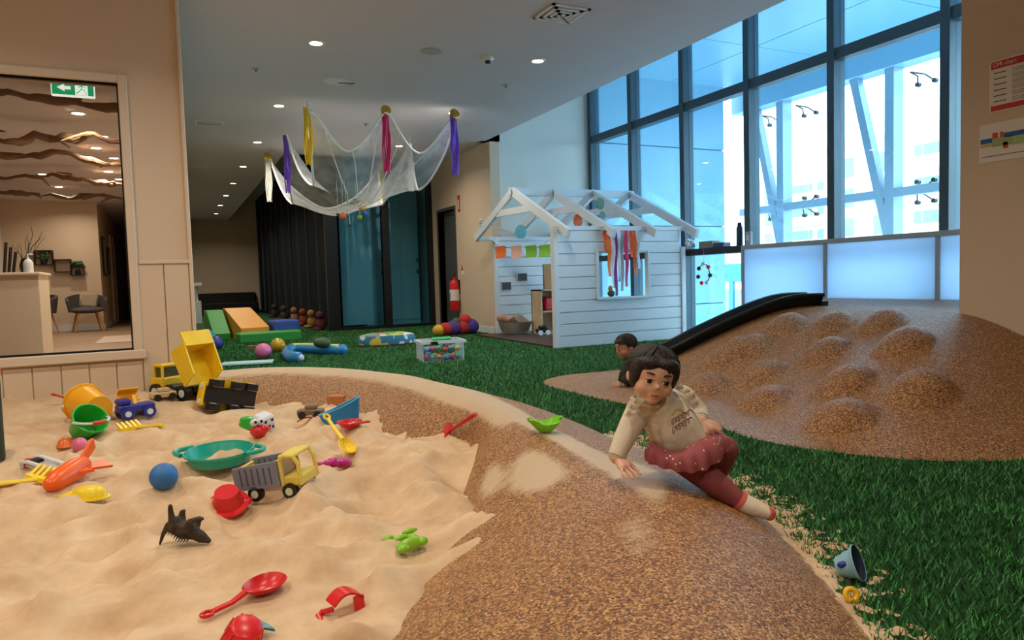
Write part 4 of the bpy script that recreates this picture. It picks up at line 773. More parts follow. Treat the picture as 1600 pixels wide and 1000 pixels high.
w_ = MB(); w_.prism([(0, 0), (1.5, 0), (1.5, .46), (1.3, .46), (0, .2)], -.2, .2, RZ(90) @ RX(90)); w_.build('wedge', 'foam_orange', sp_); MB().b2(-.24, .24, 0, 1.5, -.005, .02).build('base_trim', 'foam_green', sp_)
st2 = thing('soft_steps', 'green foam step block behind the orange wedge', 'soft play', (p.x-.425, p.y+.6, 0), .1); w_ = MB(); w_.prism([(0, 0), (.9, 0), (.9, .44), (.6, .44), (0, .1)], -.12, .12, RZ(90) @ RX(90)); w_.build('block', 'foam_green', st2)
gb = thing('foam_slab', 'low green foam slab in front of the orange wedge', 'soft play', (p.x+.16, p.y-.24, 0), .1); MB().b2(-.44, .44, -.14, .14, 0, .15, bev=.02).build('slab', 'foam_green', gb)
bb = MB().b2(-.19, .19, -.2, .2, 0, .29, bev=.02).build('foam_block', 'foam_blue', None, False, T(p.x+.42, p.y+.12, 0) @ RZ(6)); tag(bb, 'dark blue foam block beside the orange wedge', 'soft play')
ib = thing('inflatable_ring', 'blue curved inflatable hook with yellow printed top on the grass', 'inflatable', onz(495, 560, 0)); s = 1/pxm(ib.location); q = ib.location
pts = [onz(a_, c_, .06)-Vector(q) for a_, c_ in ((470, 559), (456, 558), (449, 552), (456, 546), (475, 545), (500, 546), (525, 547), (540, 546))]
mat('inflate_blue', '2b86c8', .3, .05, 8); mat('inflate_lime', 'c9d84a', .35, .15, 12)
pts = [cr([Vector(p_) for p_ in pts], k/28*(len(pts)-1)) for k in range(29)]; MB().tube(pts, [.05]+[.062]*27+[.05], 14).build('tube', 'inflate_blue', ib, True); MB().tube([p_+Vector((0, 0, .035)) for p_ in pts[12:26]], .038, 10, flat=.9).build('printed_top', 'inflate_lime', ib, True); MB().ell(pts[0]+Vector((0, 0, .0)), .035, 12, 8).build('end_eye', 'white_paint', ib, True)
mat('plank_wood', '7a5a3c', .7, .2, 12)
for k, (a_, c_, b_, d_) in enumerate(((387, 543, 420, 541), (448, 548, 470, 546), (466, 540, 500, 537))):
    p_, q_ = onz(a_, c_, .03), onz(b_, d_, .03); tag(MB().bar(p_, q_, .12, .04).build('stepping_plank', 'plank_wood'), ['wooden plank left of the gold ball', 'wooden plank right of the gold ball', 'wooden plank behind the inflatable hook'][k], 'plank')
tag(MB().ell((0, 0, .10), (.1, .08, .06), 14, 10).build('dark_cushion', 'plant_green', None, True, T(onz(504, 549, .05))), 'dark green stuffed toy lying on the inflatable hook', 'toy')
p = onz(392, 571, 0); tag(MB().b2(-.28, .22, -.12, .12, .018, .04, bev=.005).build('pale_board', mat('pale_aqua', 'a8d8dc', .5), None, False, T(p) @ RZ(-12)), 'pale aqua flat board lying behind the sandpit edging', 'board')
# distant furniture
sf_ = thing('sofa', 'long black padded sofa against the far wall', 'sofa', (1.62, 22.9, 0)); MB().b2(-.95, .72, -.35, .35, .08, .34, bev=.04).build('seat', 'black_plastic', sf_); MB().b2(-.95, .72, .2, .38, .3, .62, bev=.05).build('backrest', 'black_plastic', sf_)
for sx in (-.9, .65):
    for sy in (-.28, .28): MB().cyl((sx, sy, 0), (sx, sy, .1), .025, n=10).build('leg', 'black_metal', sf_)
p = onz(328, 499, 0); tag(MB().shell([(.12, 0), (.15, .18), (.14, .18), (.11, .02), (0, .02)], 4, RZ(45)).build('small_tub', mat('tub_blue', 'a9cfe0', .5), None, False, T(p)), 'pale blue square tub on the grass by the partition', 'tub')
p = onz(306, 505, 0); t = thing('white_stand', 'white toy stand with a flat top against the partition', 'stand', (p.x+.03, p.y, 0)); MB().b2(-.06, .1, -.2, .2, 0, .5).build('body', 'white_paint', t); MB().cyl((.02, 0, .5), (.02, 0, .85), .03, n=12).build('post', 'white_paint', t); MB().b2(-.08, .13, -.16, .16, .85, .92).build('top', 'white_paint', t)
for k, (a_, c_, cc) in enumerate(((430, 493, '3a3432'), (445, 497, '4a3f3a'), (461, 500, 'a9745a'), (475, 505, 'a0442f'), (488, 509, 'b58a4a'), (502, 516, '6a3040'))):
    p = onX(a_, c_, 2.32); p.z = 0; t = thing('toy_figure', ['dark', 'dark brown', 'tan', 'red', 'mustard', 'plum'][k]+' soft toy figure sitting against the black wall', 'toy', p); MB().ell((0, 0, .11), (.09, .09, .12), 14, 10).build('body', mat('fig_'+cc, cc, .9, .2, 30), t, True); MB().ell((-.02, -.03, .27), .07, 14, 10).build('head', mat('fig_'+cc, cc), t, True)
    for sy in (-.07, .07): MB().ell((-.08, sy, .03), (.07, .03, .03), 10, 6).build('leg', mat('fig_'+cc, cc), t, True)
# round play mat, caterpillar, storage box
p = onz(610, 541, 0); s = 1/pxm(p); t = thing('play_mat', 'round padded play mat with blue side and bright printed top', 'play mat', (p.x, p.y+.15, 0)); R_ = 47*s
def mk_print(name, cols, scale):
    m = bpy.data.materials.new(name); m.use_nodes = True; n = m.node_tree.nodes; l = m.node_tree.links; b = n['Principled BSDF']; b.inputs['Roughness'].default_value = .6
    tc = n.new('ShaderNodeTexCoord'); v = n.new('ShaderNodeTexVoronoi'); v.inputs['Scale'].default_value = scale; l.new(tc.outputs['Object'], v.inputs['Vector']); sp = n.new('ShaderNodeSeparateColor'); l.new(v.outputs['Color'], sp.inputs[0])
    r = n.new('ShaderNodeValToRGB'); r.color_ramp.interpolation = 'CONSTANT'; e = r.color_ramp.elements
    while len(e) < len(cols): e.new(.5)
    for i, c_ in enumerate(cols): e[i].position = i/len(cols); e[i].color = lin(c_)
    l.new(sp.outputs[0], r.inputs[0]); l.new(r.outputs[0], b.inputs['Base Color']); MATS[name] = m
mk_print('print_mat', ['7fb04a', 'd8a43a', 'e0703a', '5aa0b8', 'c9d05a', 'e6e2d0'], 9); mk_print('print_side', ['2f7fa0', '3a8fb0', '2f7fa0', 'e8ecec', '2f7fa0', 'd8c25a'], 13); mat('maroon', '7a2030', .6)
MB().lathe([(0, 0), (R_*.97, 0), (R_, .03), (0, .03)], 40, sy=.62).build('base', 'maroon', t, True); MB().lathe([(R_*.98, .03), (R_*1.0, .07), (R_*.93, .14), (R_*.93, .03)], 40, sy=.62).build('side', 'print_side', t, True); MB().lathe([(R_*.93, .14), (R_*.6, .165), (0, .15), (0, .1), (R_*.9, .1)], 40, sy=.62).build('top', 'print_mat', t, True)
p = onz(716, 524, 0); t = thing('caterpillar_cushion', 'red, purple and yellow stuffed caterpillar cushion by the cream wall', 'cushion', p)
for (dx, dz, r_, cc) in ((-.26, .09, .085, 'd8a93a'), (-.17, .1, .1, 'b5322f'), (-.06, .11, .115, '5a3a86'), (.06, .11, .115, 'b5302c'), (.17, .12, .12, '4a3a90'), (.10, .22, .085, 'c02f2a'), (-.02, .2, .06, '3f6a3c')):
    MB().ell((dx*1.15, 0, dz), (r_*1.05, r_*1.3, r_), 18, 12).build('segment', mat('plush_'+cc, cc, .9, .08, 20), t, True)
p = onz(692, 564, 0); s = 1/pxm(p); bx = thing('storage_box', 'clear plastic storage box full of coloured toys on the grass', 'box', (p.x, p.y+.08, 0), -.12); BW, BD, BH = 36*s, .17, 31*s
glass('clear_plastic', (.90, .94, .97)); frosted('box_plastic', 'e6eef2', .5)
for a_ in ((-BW*.9, BW*.9, -BD, -BD+.006), (-BW*.9, BW*.9, BD-.006, BD)): MB().b2(a_[0], a_[1], a_[2], a_[3], .01, BH).build('side_wall', 'clear_plastic', bx)
for a_ in ((-BW*.9, -BW*.9+.006), (BW*.9-.006, BW*.9)): MB().b2(a_[0], a_[1], -BD, BD, .01, BH).build('end_wall', 'box_plastic', bx)
MB().b2(-BW*.9, BW*.9, -BD, BD, 0, .012).build('bottom', 'box_plastic', bx)
for a_ in ((-BW, BW, -BD-.02, -BD+.01), (-BW, BW, BD-.01, BD+.02), (-BW, -BW*.88, -BD, BD), (BW*.88, BW, -BD, BD)): MB().b2(*a_, BH-.015, BH+.012).build('rim', 'white_paint', bx)
MB().b2(-BW*.35-.05, -BW*.35+.02, -BD-.03, -BD-.02, BH-.02, BH+.01).build('clip', 'black_plastic', bx)
cc_ = ['d87a7a', '6fc0c8', 'e0a050', '7fb6d8', 'c86a9a', '6fbf7a', 'd86a4a', '8aa0d8', 'e6d06a']
for k in range(24):
    c_ = cc_[k % 9]; x_, y_, z_ = BW*(-.7+.28*(k % 6)), BD*(-.5+1.0*((k//6) % 2))+random.uniform(-.015, .015), .045+.075*(k//12)+random.uniform(-.006, .014); r_ = random.uniform(.032, .038)
    o = MB().ell((0, 0, 0), (r_, r_*.8, r_*.7), 12, 8).build('toy_piece', mat('piece_'+c_, c_, .4), None, True, T(bx.location) @ RZ(-7) @ T(x_, y_, z_) @ RX(random.uniform(0, 90))); tag(o, ['coral', 'aqua', 'amber', 'sky blue', 'mauve', 'green', 'orange', 'periwinkle', 'yellow'][k % 9]+' plastic toy piece inside the clear storage box', 'toy', 'toy pieces in the storage box')
o = MB().b2(-.1, .1, -.05, .05, 0, .03, bev=.01).build('mint_tray', mat('mint', '3fc87a', .4), None, False, T(bx.location) @ RZ(-7) @ T(.02, 0, BH+.005)); tag(o, 'bright green plastic tray on top of the storage box', 'tray')
# ================================================================ sand toys
SPR = 0.0
def span(a, c_, lift=.0, hw=.05):
    """lie on the plane fitted to the sand between two picture points; SPR is the sideways roll of that plane"""
    global SPR
    p, q = on_sand(*a), on_sand(*c_); d = q-p; L = math.hypot(d.x, d.y); rz = math.atan2(d.y, d.x); A, Z = [], []
    for k in np.linspace(0, 1, 9):
        for w in (-hw, 0, hw):
            m_ = p.lerp(q, k); A.append((k*L, w, 1)); Z.append(S(m_.x-math.sin(rz)*w, m_.y+math.cos(rz)*w))
    A, Z = np.array(A), np.array(Z); co = np.linalg.lstsq(A, Z, rcond=None)[0]; up = .3*max(Z-A@co)+lift*.3
    p.z = co[2]+up; q.z = co[2]+co[0]*L+up; SPR = math.atan(co[1])
    return p, q, L, rz, math.atan(co[0])
def plastic(c_): return mat('plastic_'+c_, c_, .32, .05, 12)
def shovel(a, c_, col, name, label, cat='shovel', lift=.02, W=.3, bl=.42, pts=None):
    p, q, L, rz, tl = span(a, c_, lift) if pts is None else pts
    t = thing(name, label, cat, p, (SPR if pts is None else 0, -tl, rz)); m = plastic(col); w = L*W/2; x0_ = L*(1-bl)
    MB().sheet(lambda u, v: (L*(1-bl/2)+L*bl*.5*v*math.cos(u*6.2832), w*v*math.sin(u*6.2832)*(1+.12*math.cos(u*6.2832)), .004+w*.62*v**2.6), 36, 9, .005).build('blade', m, t, True)
    MB().tube([(L*.12, 0, .012), (L*.35, 0, w*.3), (x0_+L*.03, 0, w*.6)], [L*.034, L*.034, L*.04], 10, flat=.8).build('handle', m, t, True)
    MB().tube([(L*.07+L*.06*math.cos(k*.5236), L*.05*math.sin(k*.5236), .012) for k in range(12)], L*.02, 8, closed=True).build('grip_loop', m, t, True)
    return t
def rake(a, c_, col, label, lift=.02, n=5, W=.42, tl_up=.13, pts=None, roll=0):
    p, q, L, rz, tl = span(a, c_, lift) if pts is None else pts
    t = thing('sand_rake', label, 'rake', p, (SPR if pts is None else roll, -tl, rz)); m = plastic(col); w = L*W/2
    MB().tube([(0, 0, .01), (L*.1, 0, .014), (L*.5, 0, .014), (L*.74, 0, .016)], [L*.04, L*.045, L*.032, L*.04], 10, flat=.7).build('handle', m, t, True)
    MB().prism([(L*.70, -L*.04), (L*.80, -w), (L*.90, -w), (L*.90, w), (L*.80, w), (L*.70, L*.04)], .006, .024).build('head', m, t)
    for k in range(n): y_ = -w+2*w*(k+.5)/n; MB().bar((L*.86, y_, .016), (L, y_, .016+L*tl_up), w*1.0/n, .012).build('tine', m, t)
    return t
def bucket(loc, r_, h_, M3, col, label, handle=True):
    t = thing('sand_bucket', label, 'bucket', loc); t.rotation_euler = M3.to_euler(); m = plastic(col)
    MB().shell([(0, 0), (r_*.72, 0), (r_, h_), (r_*1.05, h_), (r_*1.05, h_-.012), (r_*.985, h_-.012), (r_*.97, h_-.02), (r_*.69, .01), (0, .01)], 36).build('bucket_body', m, t, True)
    MB().tube([(r_*1.04*math.cos(k*math.pi/18), r_*1.04*math.sin(k*math.pi/18), h_) for k in range(36)], .005, 6, closed=True).build('rim', m, t, True)
    if handle:
        H_ = [Vector((r_*1.06*math.cos(math.pi*k/16), -r_*.75*math.sin(math.pi*k/16), h_-.01+r_*.75*math.sin(math.pi*k/16))) for k in range(17)]
        MB().tube(H_, .007, 8).build('handle', 'white_paint', t, True); MB().tube(H_[6:11], .012, 10).build('grip', plastic('c03a22'), t, True)
    return t
def wheel(t, x, y, z, r_, w_, tyre='black_plastic', hub='white_paint', par=None):
    o = MB().cyl((x, y-w_/2, z), (x, y+w_/2, z), r_, n=22).build('wheel', tyre, t)
    for sg in (-1, 1): MB().cyl((x, y+sg*w_*.5, z), (x, y+sg*(w_*.5+.003), z), r_*.5, n=14).build('hub', hub, o)
def dump_truck(loc, rot, label, tilt, L=.36):
    t = thing('dump_truck', label, 'toy truck', loc, rot); k = L/.36; Y_ = plastic('f0c81e')
    MB().b2(-.17*k, .17*k, -.05*k, .05*k, .05*k, .085*k).build('chassis', 'black_plastic', t)
    for x in (-.12, -.03, .115):
        for y in (-.075, .075): wheel(t, x*k, y*k, .048*k, .047*k, .042*k)
    c_ = MB(); c_.b2(.07*k, .18*k, -.075*k, .075*k, .07*k, .13*k, bev=.008); c_.b2(.07*k, .15*k, -.07*k, .07*k, .19*k, .21*k, bev=.006)
    for x in (.075, .145):
        for y in (-.065, .065): c_.b2((x-.006)*k, (x+.006)*k, (y-.006)*k, (y+.006)*k, .12*k, .2*k)
    c_.build('cab', Y_, t); MB().b2(.08*k, .14*k, -.06*k, .06*k, .125*k, .19*k).build('cab_window', mat('smoke', '4a4a30', .2), t)
    for y in (-.05, .05): MB().cyl((.18*k, y*k, .1*k), (.186*k, y*k, .1*k), .016*k, n=12).build('headlamp', 'white_paint', t)
    bd = MB(); M_ = T(-.16*k, 0, .09*k) @ RY(-tilt)       # hinge at the rear
    bd.b2(0, .22*k, -.1*k, .1*k, 0, .01*k, M_); bd.b2(.21*k, .225*k, -.1*k, .1*k, 0, .13*k, M_)
    for y in (-.1, .1): bd.add([(0, (y-.005)*k, 0), (.225*k, (y-.005)*k, 0), (.225*k, (y-.005)*k, .13*k), (.03*k, (y-.005)*k, .11*k), (0, (y+.005)*k, 0), (.225*k, (y+.005)*k, 0), (.225*k, (y+.005)*k, .13*k), (.03*k, (y+.005)*k, .11*k)], [(0, 1, 2, 3), (7, 6, 5, 4), (0, 4, 5, 1), (1, 5, 6, 2), (2, 6, 7, 3), (3, 7, 4, 0)], M_)
    bd.b2(.2*k, .29*k, -.1*k, .1*k, .125*k, .135*k, M_); bd.build('tipper_bed', Y_, t)
    return t
p = on_sand(300, 622); dump_truck((p.x-.06, p.y+.07, p.z-.005), (0, 0, math.radians(128)), 'yellow dump truck standing upright with its tipper raised', 62, .40)
p = on_sand(372, 640); _z = (-.75*cR+.66*cF); _z.z = 0; _z.normalize(); _y = Vector((0, 0, 1)); _x = _y.cross(_z); dump_truck((p.x-.01, p.y+.04, p.z+.072), (Matrix((_x, _y, _z)).transposed() @ RZ(14).to_3x3()).to_euler(), 'yellow dump truck toppled on its side showing black wheels', 4, .36)
def wood_car(a_, col, label, L=.13, rz=.3, lift=0):
    p = on_sand(*a_); t = thing('wooden_car', label, 'toy car', (p.x, p.y, p.z+lift), rz); MB().b2(-L/2, L/2, -L*.22, L*.22, .015, .05, bev=.006).build('body', mat('wood_'+col, col, .6, .15, 20), t)
    MB().b2(-L*.2, L*.25, -L*.18, L*.18, .05, .075, bev=.006).build('cabin', mat('wood_'+col, col), t)
    for x in (-L*.3, L*.3):
        for y in (-L*.25, L*.25): MB().cyl((x, y-.01, .02), (x, y+.01, .02), .021, n=14).build('wheel', 'black_plastic', t)
    return t
wood_car((255, 625), 'cdb48a', 'small wooden car next to the upright dump truck', .15, .35); wood_car((486, 652), '7d6a52', 'dark wooden toy car with black wheels up beside the blue tub', .15, -.4)
p = on_sand(527, 632); t = thing('wooden_block_car', 'orange-brown wooden toy block behind the blue tub', 'toy', p, -.5); MB().b2(-.055, .055, -.035, .035, 0, .06, bev=.006).build('body', mat('wood_ob', 'b9733f', .6, .15, 20), t); MB().b2(-.057, -.05, -.025, .025, .015, .045).build('window', 'twig', t)
# buckets
p = on_sand(150, 668); bucket((p.x+.02, p.y+.02, p.z+.10), .105, .19, (RZ(-150) @ RX(82)).to_3x3(), 'efa91c', 'big yellow bucket lying behind the green one', True)
p = on_sand(132, 686); bucket((p.x-.015, p.y+.02, p.z+.035), .085, .125, (RZ(35) @ RX(52)).to_3x3(), '25b53a', 'green bucket tipped over with white handle and red grip', True)
a_ = on_sand(90, 646, .02)+Vector((cF.x, cF.y, 0))*.15; a_.z = S(a_.x, a_.y)+.03; b_ = a_-cR*.13+Vector((0, 0, .035)); d0 = a_-b_; L_ = d0.length+.1
shovel(None, None, 'c0202a', 'sand_shovel', 'red shovel handle sticking out behind the yellow bucket', pts=(b_, a_, L_, math.atan2(d0.y, d0.x), math.asin(d0.z/d0.length)), W=.3)
p = on_sand(212, 664); p.y += .07; p.z = S(p.x, p.y); t = thing('toy_digger', 'blue toy digger with yellow scoop behind the yellow rake', 'toy truck', p, .35); nb = plastic('26318f')
MB().b2(-.1, .1, -.05, .05, .035, .085, bev=.01).build('body', nb, t); MB().b2(-.10, -.03, -.045, .045, .085, .12, bev=.01).build('cabin', nb, t)
for x in (-.06, .06):
    for y in (-.055, .055): wheel(t, x, y, .035, .035, .025, tyre=nb)
MB().sheet(lambda u, v: (-.02+.11*(v-.5), .02+.05*math.sin(u*3.1), .1+.075*u), 8, 6, .006).build('scoop', plastic('efa91c'), t, True); MB().bar((0, 0, .08), (0, .03, .13), .02, .02).build('arm', plastic('efa91c'), t)
rake((255, 672), (198, 672), 'f2cf22', 'yellow sand rake lying beside the blue digger', W=.5); rake((-14, 779), (80, 754), 'f5d21c', 'yellow sand rake with its tines up beside the orange mould', n=6)
tag(MB().lathe([(0, .05), (.03, .035), (.045, 0), (0, 0)][::-1], 18).build('cone_toy', plastic('e06a2a'), None, True, T(on_sand(103, 699))), 'small orange striped cone half buried in the sand', 'toy'); tag(MB().ell((0, 0, .015), .038, 18, 12).build('pink_ball', plastic('e0719a'), None, True, T(on_sand(125, 700))), 'small pink ball half buried beside the orange cone', 'ball')
p, q, L, rz, tl = span((47, 731), (109, 731)); t = thing('toy_sledge', 'white and red toy vehicle half buried near the orange mould', 'toy', p, (0.2, 0, rz)); 
for y in (-.03, .03): MB().tube([(0, y, .02), (.01, y, .05), (L*.2, y, .06), (L*.85, y, .05), (L, y, .02), (L*.9, y, .0)], .009, 8).build('runner', 'white_paint', t, True)
MB().b2(L*.1, L*.85, -.03, .03, .025, .045, bev=.006).build('body', mat('silver', 'c8c4c0', .3), t); MB().ell((0, 0, .03), (.02, .03, .025), 12, 8).build('nose', plastic('c0202a'), t, True); MB().b2(L*.15, L*.3, -.025, .025, .045, .06).build('cab_window', 'black_plastic', t)
# orange rocket mould and other moulds
p, q, L, rz, tl = span((72, 776), (150, 744)); t = thing('rocket_mould', 'translucent orange rocket-shaped sand mould', 'sand mould', (p.x, p.y, p.z+.02), (0, -.1, rz)); om = plastic('f2641a')
MB().lathe([(0, 0), (.025, .02), (.042, .07), (.045, L*.6), (.035, L*.75), (0, L*.75)], 22, RY(90)).build('hull', om, t, True)
for a_ in (90, 210, 330): MB().prism([(L*.62, .02), (L, .085), (L*1.02, .04), (L*.75, .0)], -.006, .006, RX(a_)).build('fin', om, t)
MB().prism([(L*.4, -.03), (L*.52, -.09), (L*.6, -.03)], -.006, .006).build('fin', om, t)
p = on_sand(141, 785); t = thing('fish_mould', 'yellow fish-shaped sand mould beside the orange rocket', 'sand mould', (p.x, p.y, p.z+.01), -.5); ym = plastic('efd21e')
MB().lathe([(.07, 0), (.062, .03), (.04, .045), (0, .048)], 26, sy=.62).build('dome', ym, t, True); MB().prism([(-.05, 0), (-.1, .045), (-.1, -.045)], .0, .02).build('tail', ym, t); MB().lathe([(.078, 0), (.078, .006), (.06, .006)], 26, sy=.66).build('flange', ym, t, True)
p = on_sand(257, 763); tag(MB().ell((0, 0, 0), .0525, 28, 18).build('sand_ball', mat('ball_sandy_blue', '2a6fb5', .5, .25, 30), None, True, T(p.x, p.y, p.z+.04)), 'blue ball dusted with sand', 'ball')
p = on_sand(346, 738); s = 1/pxm(p); R_ = 51*s; t = thing('sand_sieve', 'round teal sand sieve with two side handles', 'sieve', (p.x, p.y+.06, max(S(p.x+.75*R_*math.cos(k*.5), p.y+.06+.75*R_*math.sin(k*.5)) for k in range(13))-.022), .0); tm = plastic('1aa793')
MB().shell([(R_*.8, 0), (R_*.86, .0), (R_, .055), (R_*1.04, .055), (R_*1.04, .045), (R_*.96, .05), (R_*.8, .006)], 44).build('bowl', tm, t, True); MB().lathe([(0, .0), (R_*.82, .0), (R_*.82, .006), (0, .006)], 44).build('mesh_base', mat('teal_dark', '2a8a74', .5, .3, 90), t)
for sg in (-1, 1): MB().tube([Vector((sg*(R_*1.0+.055*math.sin(math.pi*k/10)), (k/10-.5)*.13, .05)) for k in range(11)], .011, 8).build('handle', tm, t, True)
tr = t; rzv = math.atan2(cR.y, cR.x); t.rotation_euler = (.06, 0, rzv)
# wooden tipper truck
p, q, L, rz, tl = span((410, 783), (478, 762)); p = (p+q)/2; t = thing('wooden_tipper', 'grey and yellow wooden tipper truck with its tailgate facing the camera', 'toy truck', (p.x-.01, p.y+.01, p.z+.005), (math.radians(4), math.radians(-7), rz+.42)); gm_ = mat('wood_greyblue', '7c8496', .55, .06, 15); yl = mat('wood_yellow', 'e3cf62', .5, .06, 15); wd = mat('wood_natural', 'd3b78e', .55, .12, 15)
MB().b2(-.10, .13, -.05, .05, .03, .05, bev=.004).build('chassis', mat('wood_white', 'cfc6c4', .5), t)
for x in (-.06, .09):
    for y in (-.06, .06): wheel(t, x, y, .03, .03, .022, hub=mat('hub_mint', 'cfd8c0', .4))
for y in (-.065, .065):
    sd = MB().add([(-.14, y-.006, .045), (.055, y-.006, .055), (.055, y-.006, .15), (-.14, y-.006, .135), (-.14, y+.006, .045), (.055, y+.006, .055), (.055, y+.006, .15), (-.14, y+.006, .135)], [(0, 1, 2, 3), (7, 6, 5, 4), (0, 4, 5, 1), (1, 5, 6, 2), (2, 6, 7, 3), (3, 7, 4, 0)]).build('side_panel', gm_, t)
    for k in range(6): MB().b2(-.11+.026*k, -.104+.026*k, y-.0075, y+.0075, .065, .13).build('groove', mat('groove_blue', '4c566a', .6), sd)
MB().b2(-.13, .05, -.06, .06, .05, .06).build('bed_floor', wd, t); MB().b2(.045, .057, -.06, .06, .055, .15).build('front_panel', wd, t); MB().b2(-.137, -.127, -.058, .058, .05, .12, bev=.003).build('tailgate', yl, t); MB().b2(-.14, -.126, -.058, .058, .12, .128, bev=.003).build('tailgate_rail', yl, t)
cb = MB()
for y in (-.058, .058): cb.tube([(.065, y, .05), (.065, y, .15), (.085, y, .165), (.125, y, .16), (.14, y, .13), (.14, y, .05)], .008, 8)
cb.b2(.06, .13, -.06, .06, .155, .168, bev=.004); cb.b2(.06, .145, -.06, .06, .045, .085, bev=.006); cb.build('cab_frame', yl, t)
# red mould, dinosaur, lime mould
p = on_sand(357, 796); t = thing('castle_mould', 'red castle-shaped sand mould lying on the sand', 'sand mould', (p.x, p.y, p.z+.01), (.35, -.25, .4)); rm = plastic('d5202a')
MB().lathe([(.055, 0), (.042, .055), (0, .055)], 24, T(0, 0, .012)).build('cup', rm, t, True); MB().lathe([(.072, 0), (.075, .012), (.05, .014)], 24).build('flange', rm, t, True)
for a_ in (150, 200, 330): MB().ell((.066*math.cos(math.radians(a_)), .066*math.sin(math.radians(a_)), .004), (.022, .016, .014), 12, 8).build('foot', rm, t, True)
p, q, L, rz, tl = span((250, 852), (326, 852)); mat('dino', '3a2c22', .6, .35, 40, .8, 90)
d_ = thing('toy_dinosaur', 'dark brown spiny toy dinosaur lying on its back in the sand', 'toy dinosaur', (p.x, p.y, p.z-.004), (SPR, -tl, rz)); k = L
blob('dinosaur_body', [('path', [(0, 0, .006), (k*.08, 0, .04), (k*.2, 0, .065), (k*.34, 0, .075)], [.004, .007, .012, .02]), ('path', [(k*.34, 0, .06), (k*.5, 0, .052), (k*.68, 0, .045)], [.022, .028, .023]), ('path', [(k*.68, 0, .045), (k*.85, 0, .03), (k, .0, .018)], [.02, .018, .009]),
    ('path', [(k*.36, -.02, .07), (k*.33, -.02, .11), (k*.34, -.025, .135)], [.014, .009, .007]), ('path', [(k*.40, .02, .07), (k*.42, .02, .10), (k*.46, .02, .105)], [.014, .009, .006]), ('path', [(k*.66, -.02, .06), (k*.72, -.025, .085), (k*.84, -.025, .095)], [.015, .011, .007]), ('path', [(k*.7, .02, .06), (k*.76, .02, .08), (k*.83, .02, .08)], [.013, .009, .006])], 'dino', d_, .0035, 2)
for q_ in range(12): u = .12+.05*q_; cz = float(np.interp(u, [0, .08, .2, .34, .5, .68, .85], [.006, .04, .065, .065, .052, .045, .03])); cr_ = float(np.interp(u, [0, .2, .34, .5, .7], [.004, .012, .02, .027, .022])); MB().cyl((k*u, -cr_*.7, cz-cr_*.4), (k*(u-.012), -cr_*1.5, cz-cr_*.4-.012), .005, .001, 6).build('spike', 'dino', d_)
p = on_sand(632, 850); t = thing('lime_mould', 'lime green animal mould half buried near the rubber edging', 'sand mould', (p.x, p.y, p.z+.004), .3); lm = plastic('86c22a')
for (x_, y_, rx_, ry_, rz_) in ((-.01, -.045, .05, .018, .02), (.03, -.052, .02, .016, .014), (-.045, -.06, .022, .014, .012), (.0, .02, .03, .012, .010), (.055, .05, .03, .01, .009), (-.03, .045, .022, .012, .01), (.03, -.005, .016, .03, .009)): MB().ell((x_, y_, .004), (rx_, ry_, rz_), 16, 10).build('lobe', lm, t, True)
shovel((314, 974), (443, 914), 'd41f22', 'sand_shovel', 'large red shovel lying bowl up in the front of the sandpit', lift=.002, W=.36, bl=.5)
p, q, L, rz, tl = span((503, 968), (564, 945), .02); t = thing('red_scoop', 'red half-buried curved toy tool by the edging in the front sand', 'sand tool', (p.x, p.y, p.z-.012), (SPR, -tl, rz)); rm2 = plastic('d81f26')
MB().sheet(lambda u, v: (L*(.25+.75*u), .05*(v-.5), .02+.035*math.sin(math.pi*(.15+.75*u))), 14, 6, .006).build('arched_back', rm2, t, True); MB().b2(L*.75, L, -.025, -.019, -.02, .04).build('side_plate', rm2, t); MB().tube([(0, 0, .0), (.0, .02, .012), (L*.08, .02, .014), (L*.3, 0, .02)], .007, 8).build('stem', rm2, t, True)
p = on_sand(376, 1003); t = thing('red_cup', 'red ribbed cup mould at the front edge of the sand', 'sand mould', (p.x, p.y, p.z+.0), (.5, .3, 0)); MB().lathe([(.045, 0), (.036, .05), (.03, .055), (0, .055)], 20).build('cup', rm2, t, True)
for k_ in range(10): a_ = k_*.628; MB().cyl((.0445*math.cos(a_), .0445*math.sin(a_), .002), (.0365*math.cos(a_), .0365*math.sin(a_), .05), .003, n=6).build('rib', rm2, t)
p = on_sand(400, 992); tag(MB().sheet(lambda u, v: (.05*(u-.5)*2, .012*(v-.5)*2*(1-(2*u-1)**2)+.01*(2*u-1)**2, .012+.012*(1-(2*u-1)**2)), 12, 6, .006).build('teal_shell', plastic('2a7f8e'), None, True, T(p) @ RZ(-50)), 'teal crescent of a buried toy beside the red cup', 'toy')
# group near the back edging
p, q, L, rz, tl = span((494, 729), (546, 727), .01); t = thing('seahorse_mould', 'magenta curly sand mould beside the yellow spade', 'sand mould', p, (SPR, -tl, rz)); mg = plastic('c01f86')
MB().ell((L*.8, 0, .02), (L*.2, L*.17, .022), 20, 12).build('bowl', mg, t, True); MB().ell((L*.52, 0, .02), (L*.16, L*.12, .022), 18, 10).build('body', mg, t, True); MB().ell((L*.32, 0, .014), (L*.09, L*.08, .014), 14, 8).build('neck', mg, t, True); MB().tube([(L*.3, 0, .012), (L*.15, .012, .014), (L*.04, .0, .01), (L*.06, -.018, .006)], .006, 8).build('tail', mg, t, True)
a_ = on_sand(548, 714, .015); b_ = dep(507, 650, (a_-CAMP).dot(cF)+.16); d0 = a_-b_; L_ = d0.length
shovel(None, None, 'f4d01c', 'sand_shovel', 'yellow spade leaning with its handle on the blue tub', pts=(b_, a_, L_, math.atan2(d0.y, d0.x), math.asin(d0.z/L_)), W=.26, bl=.36)
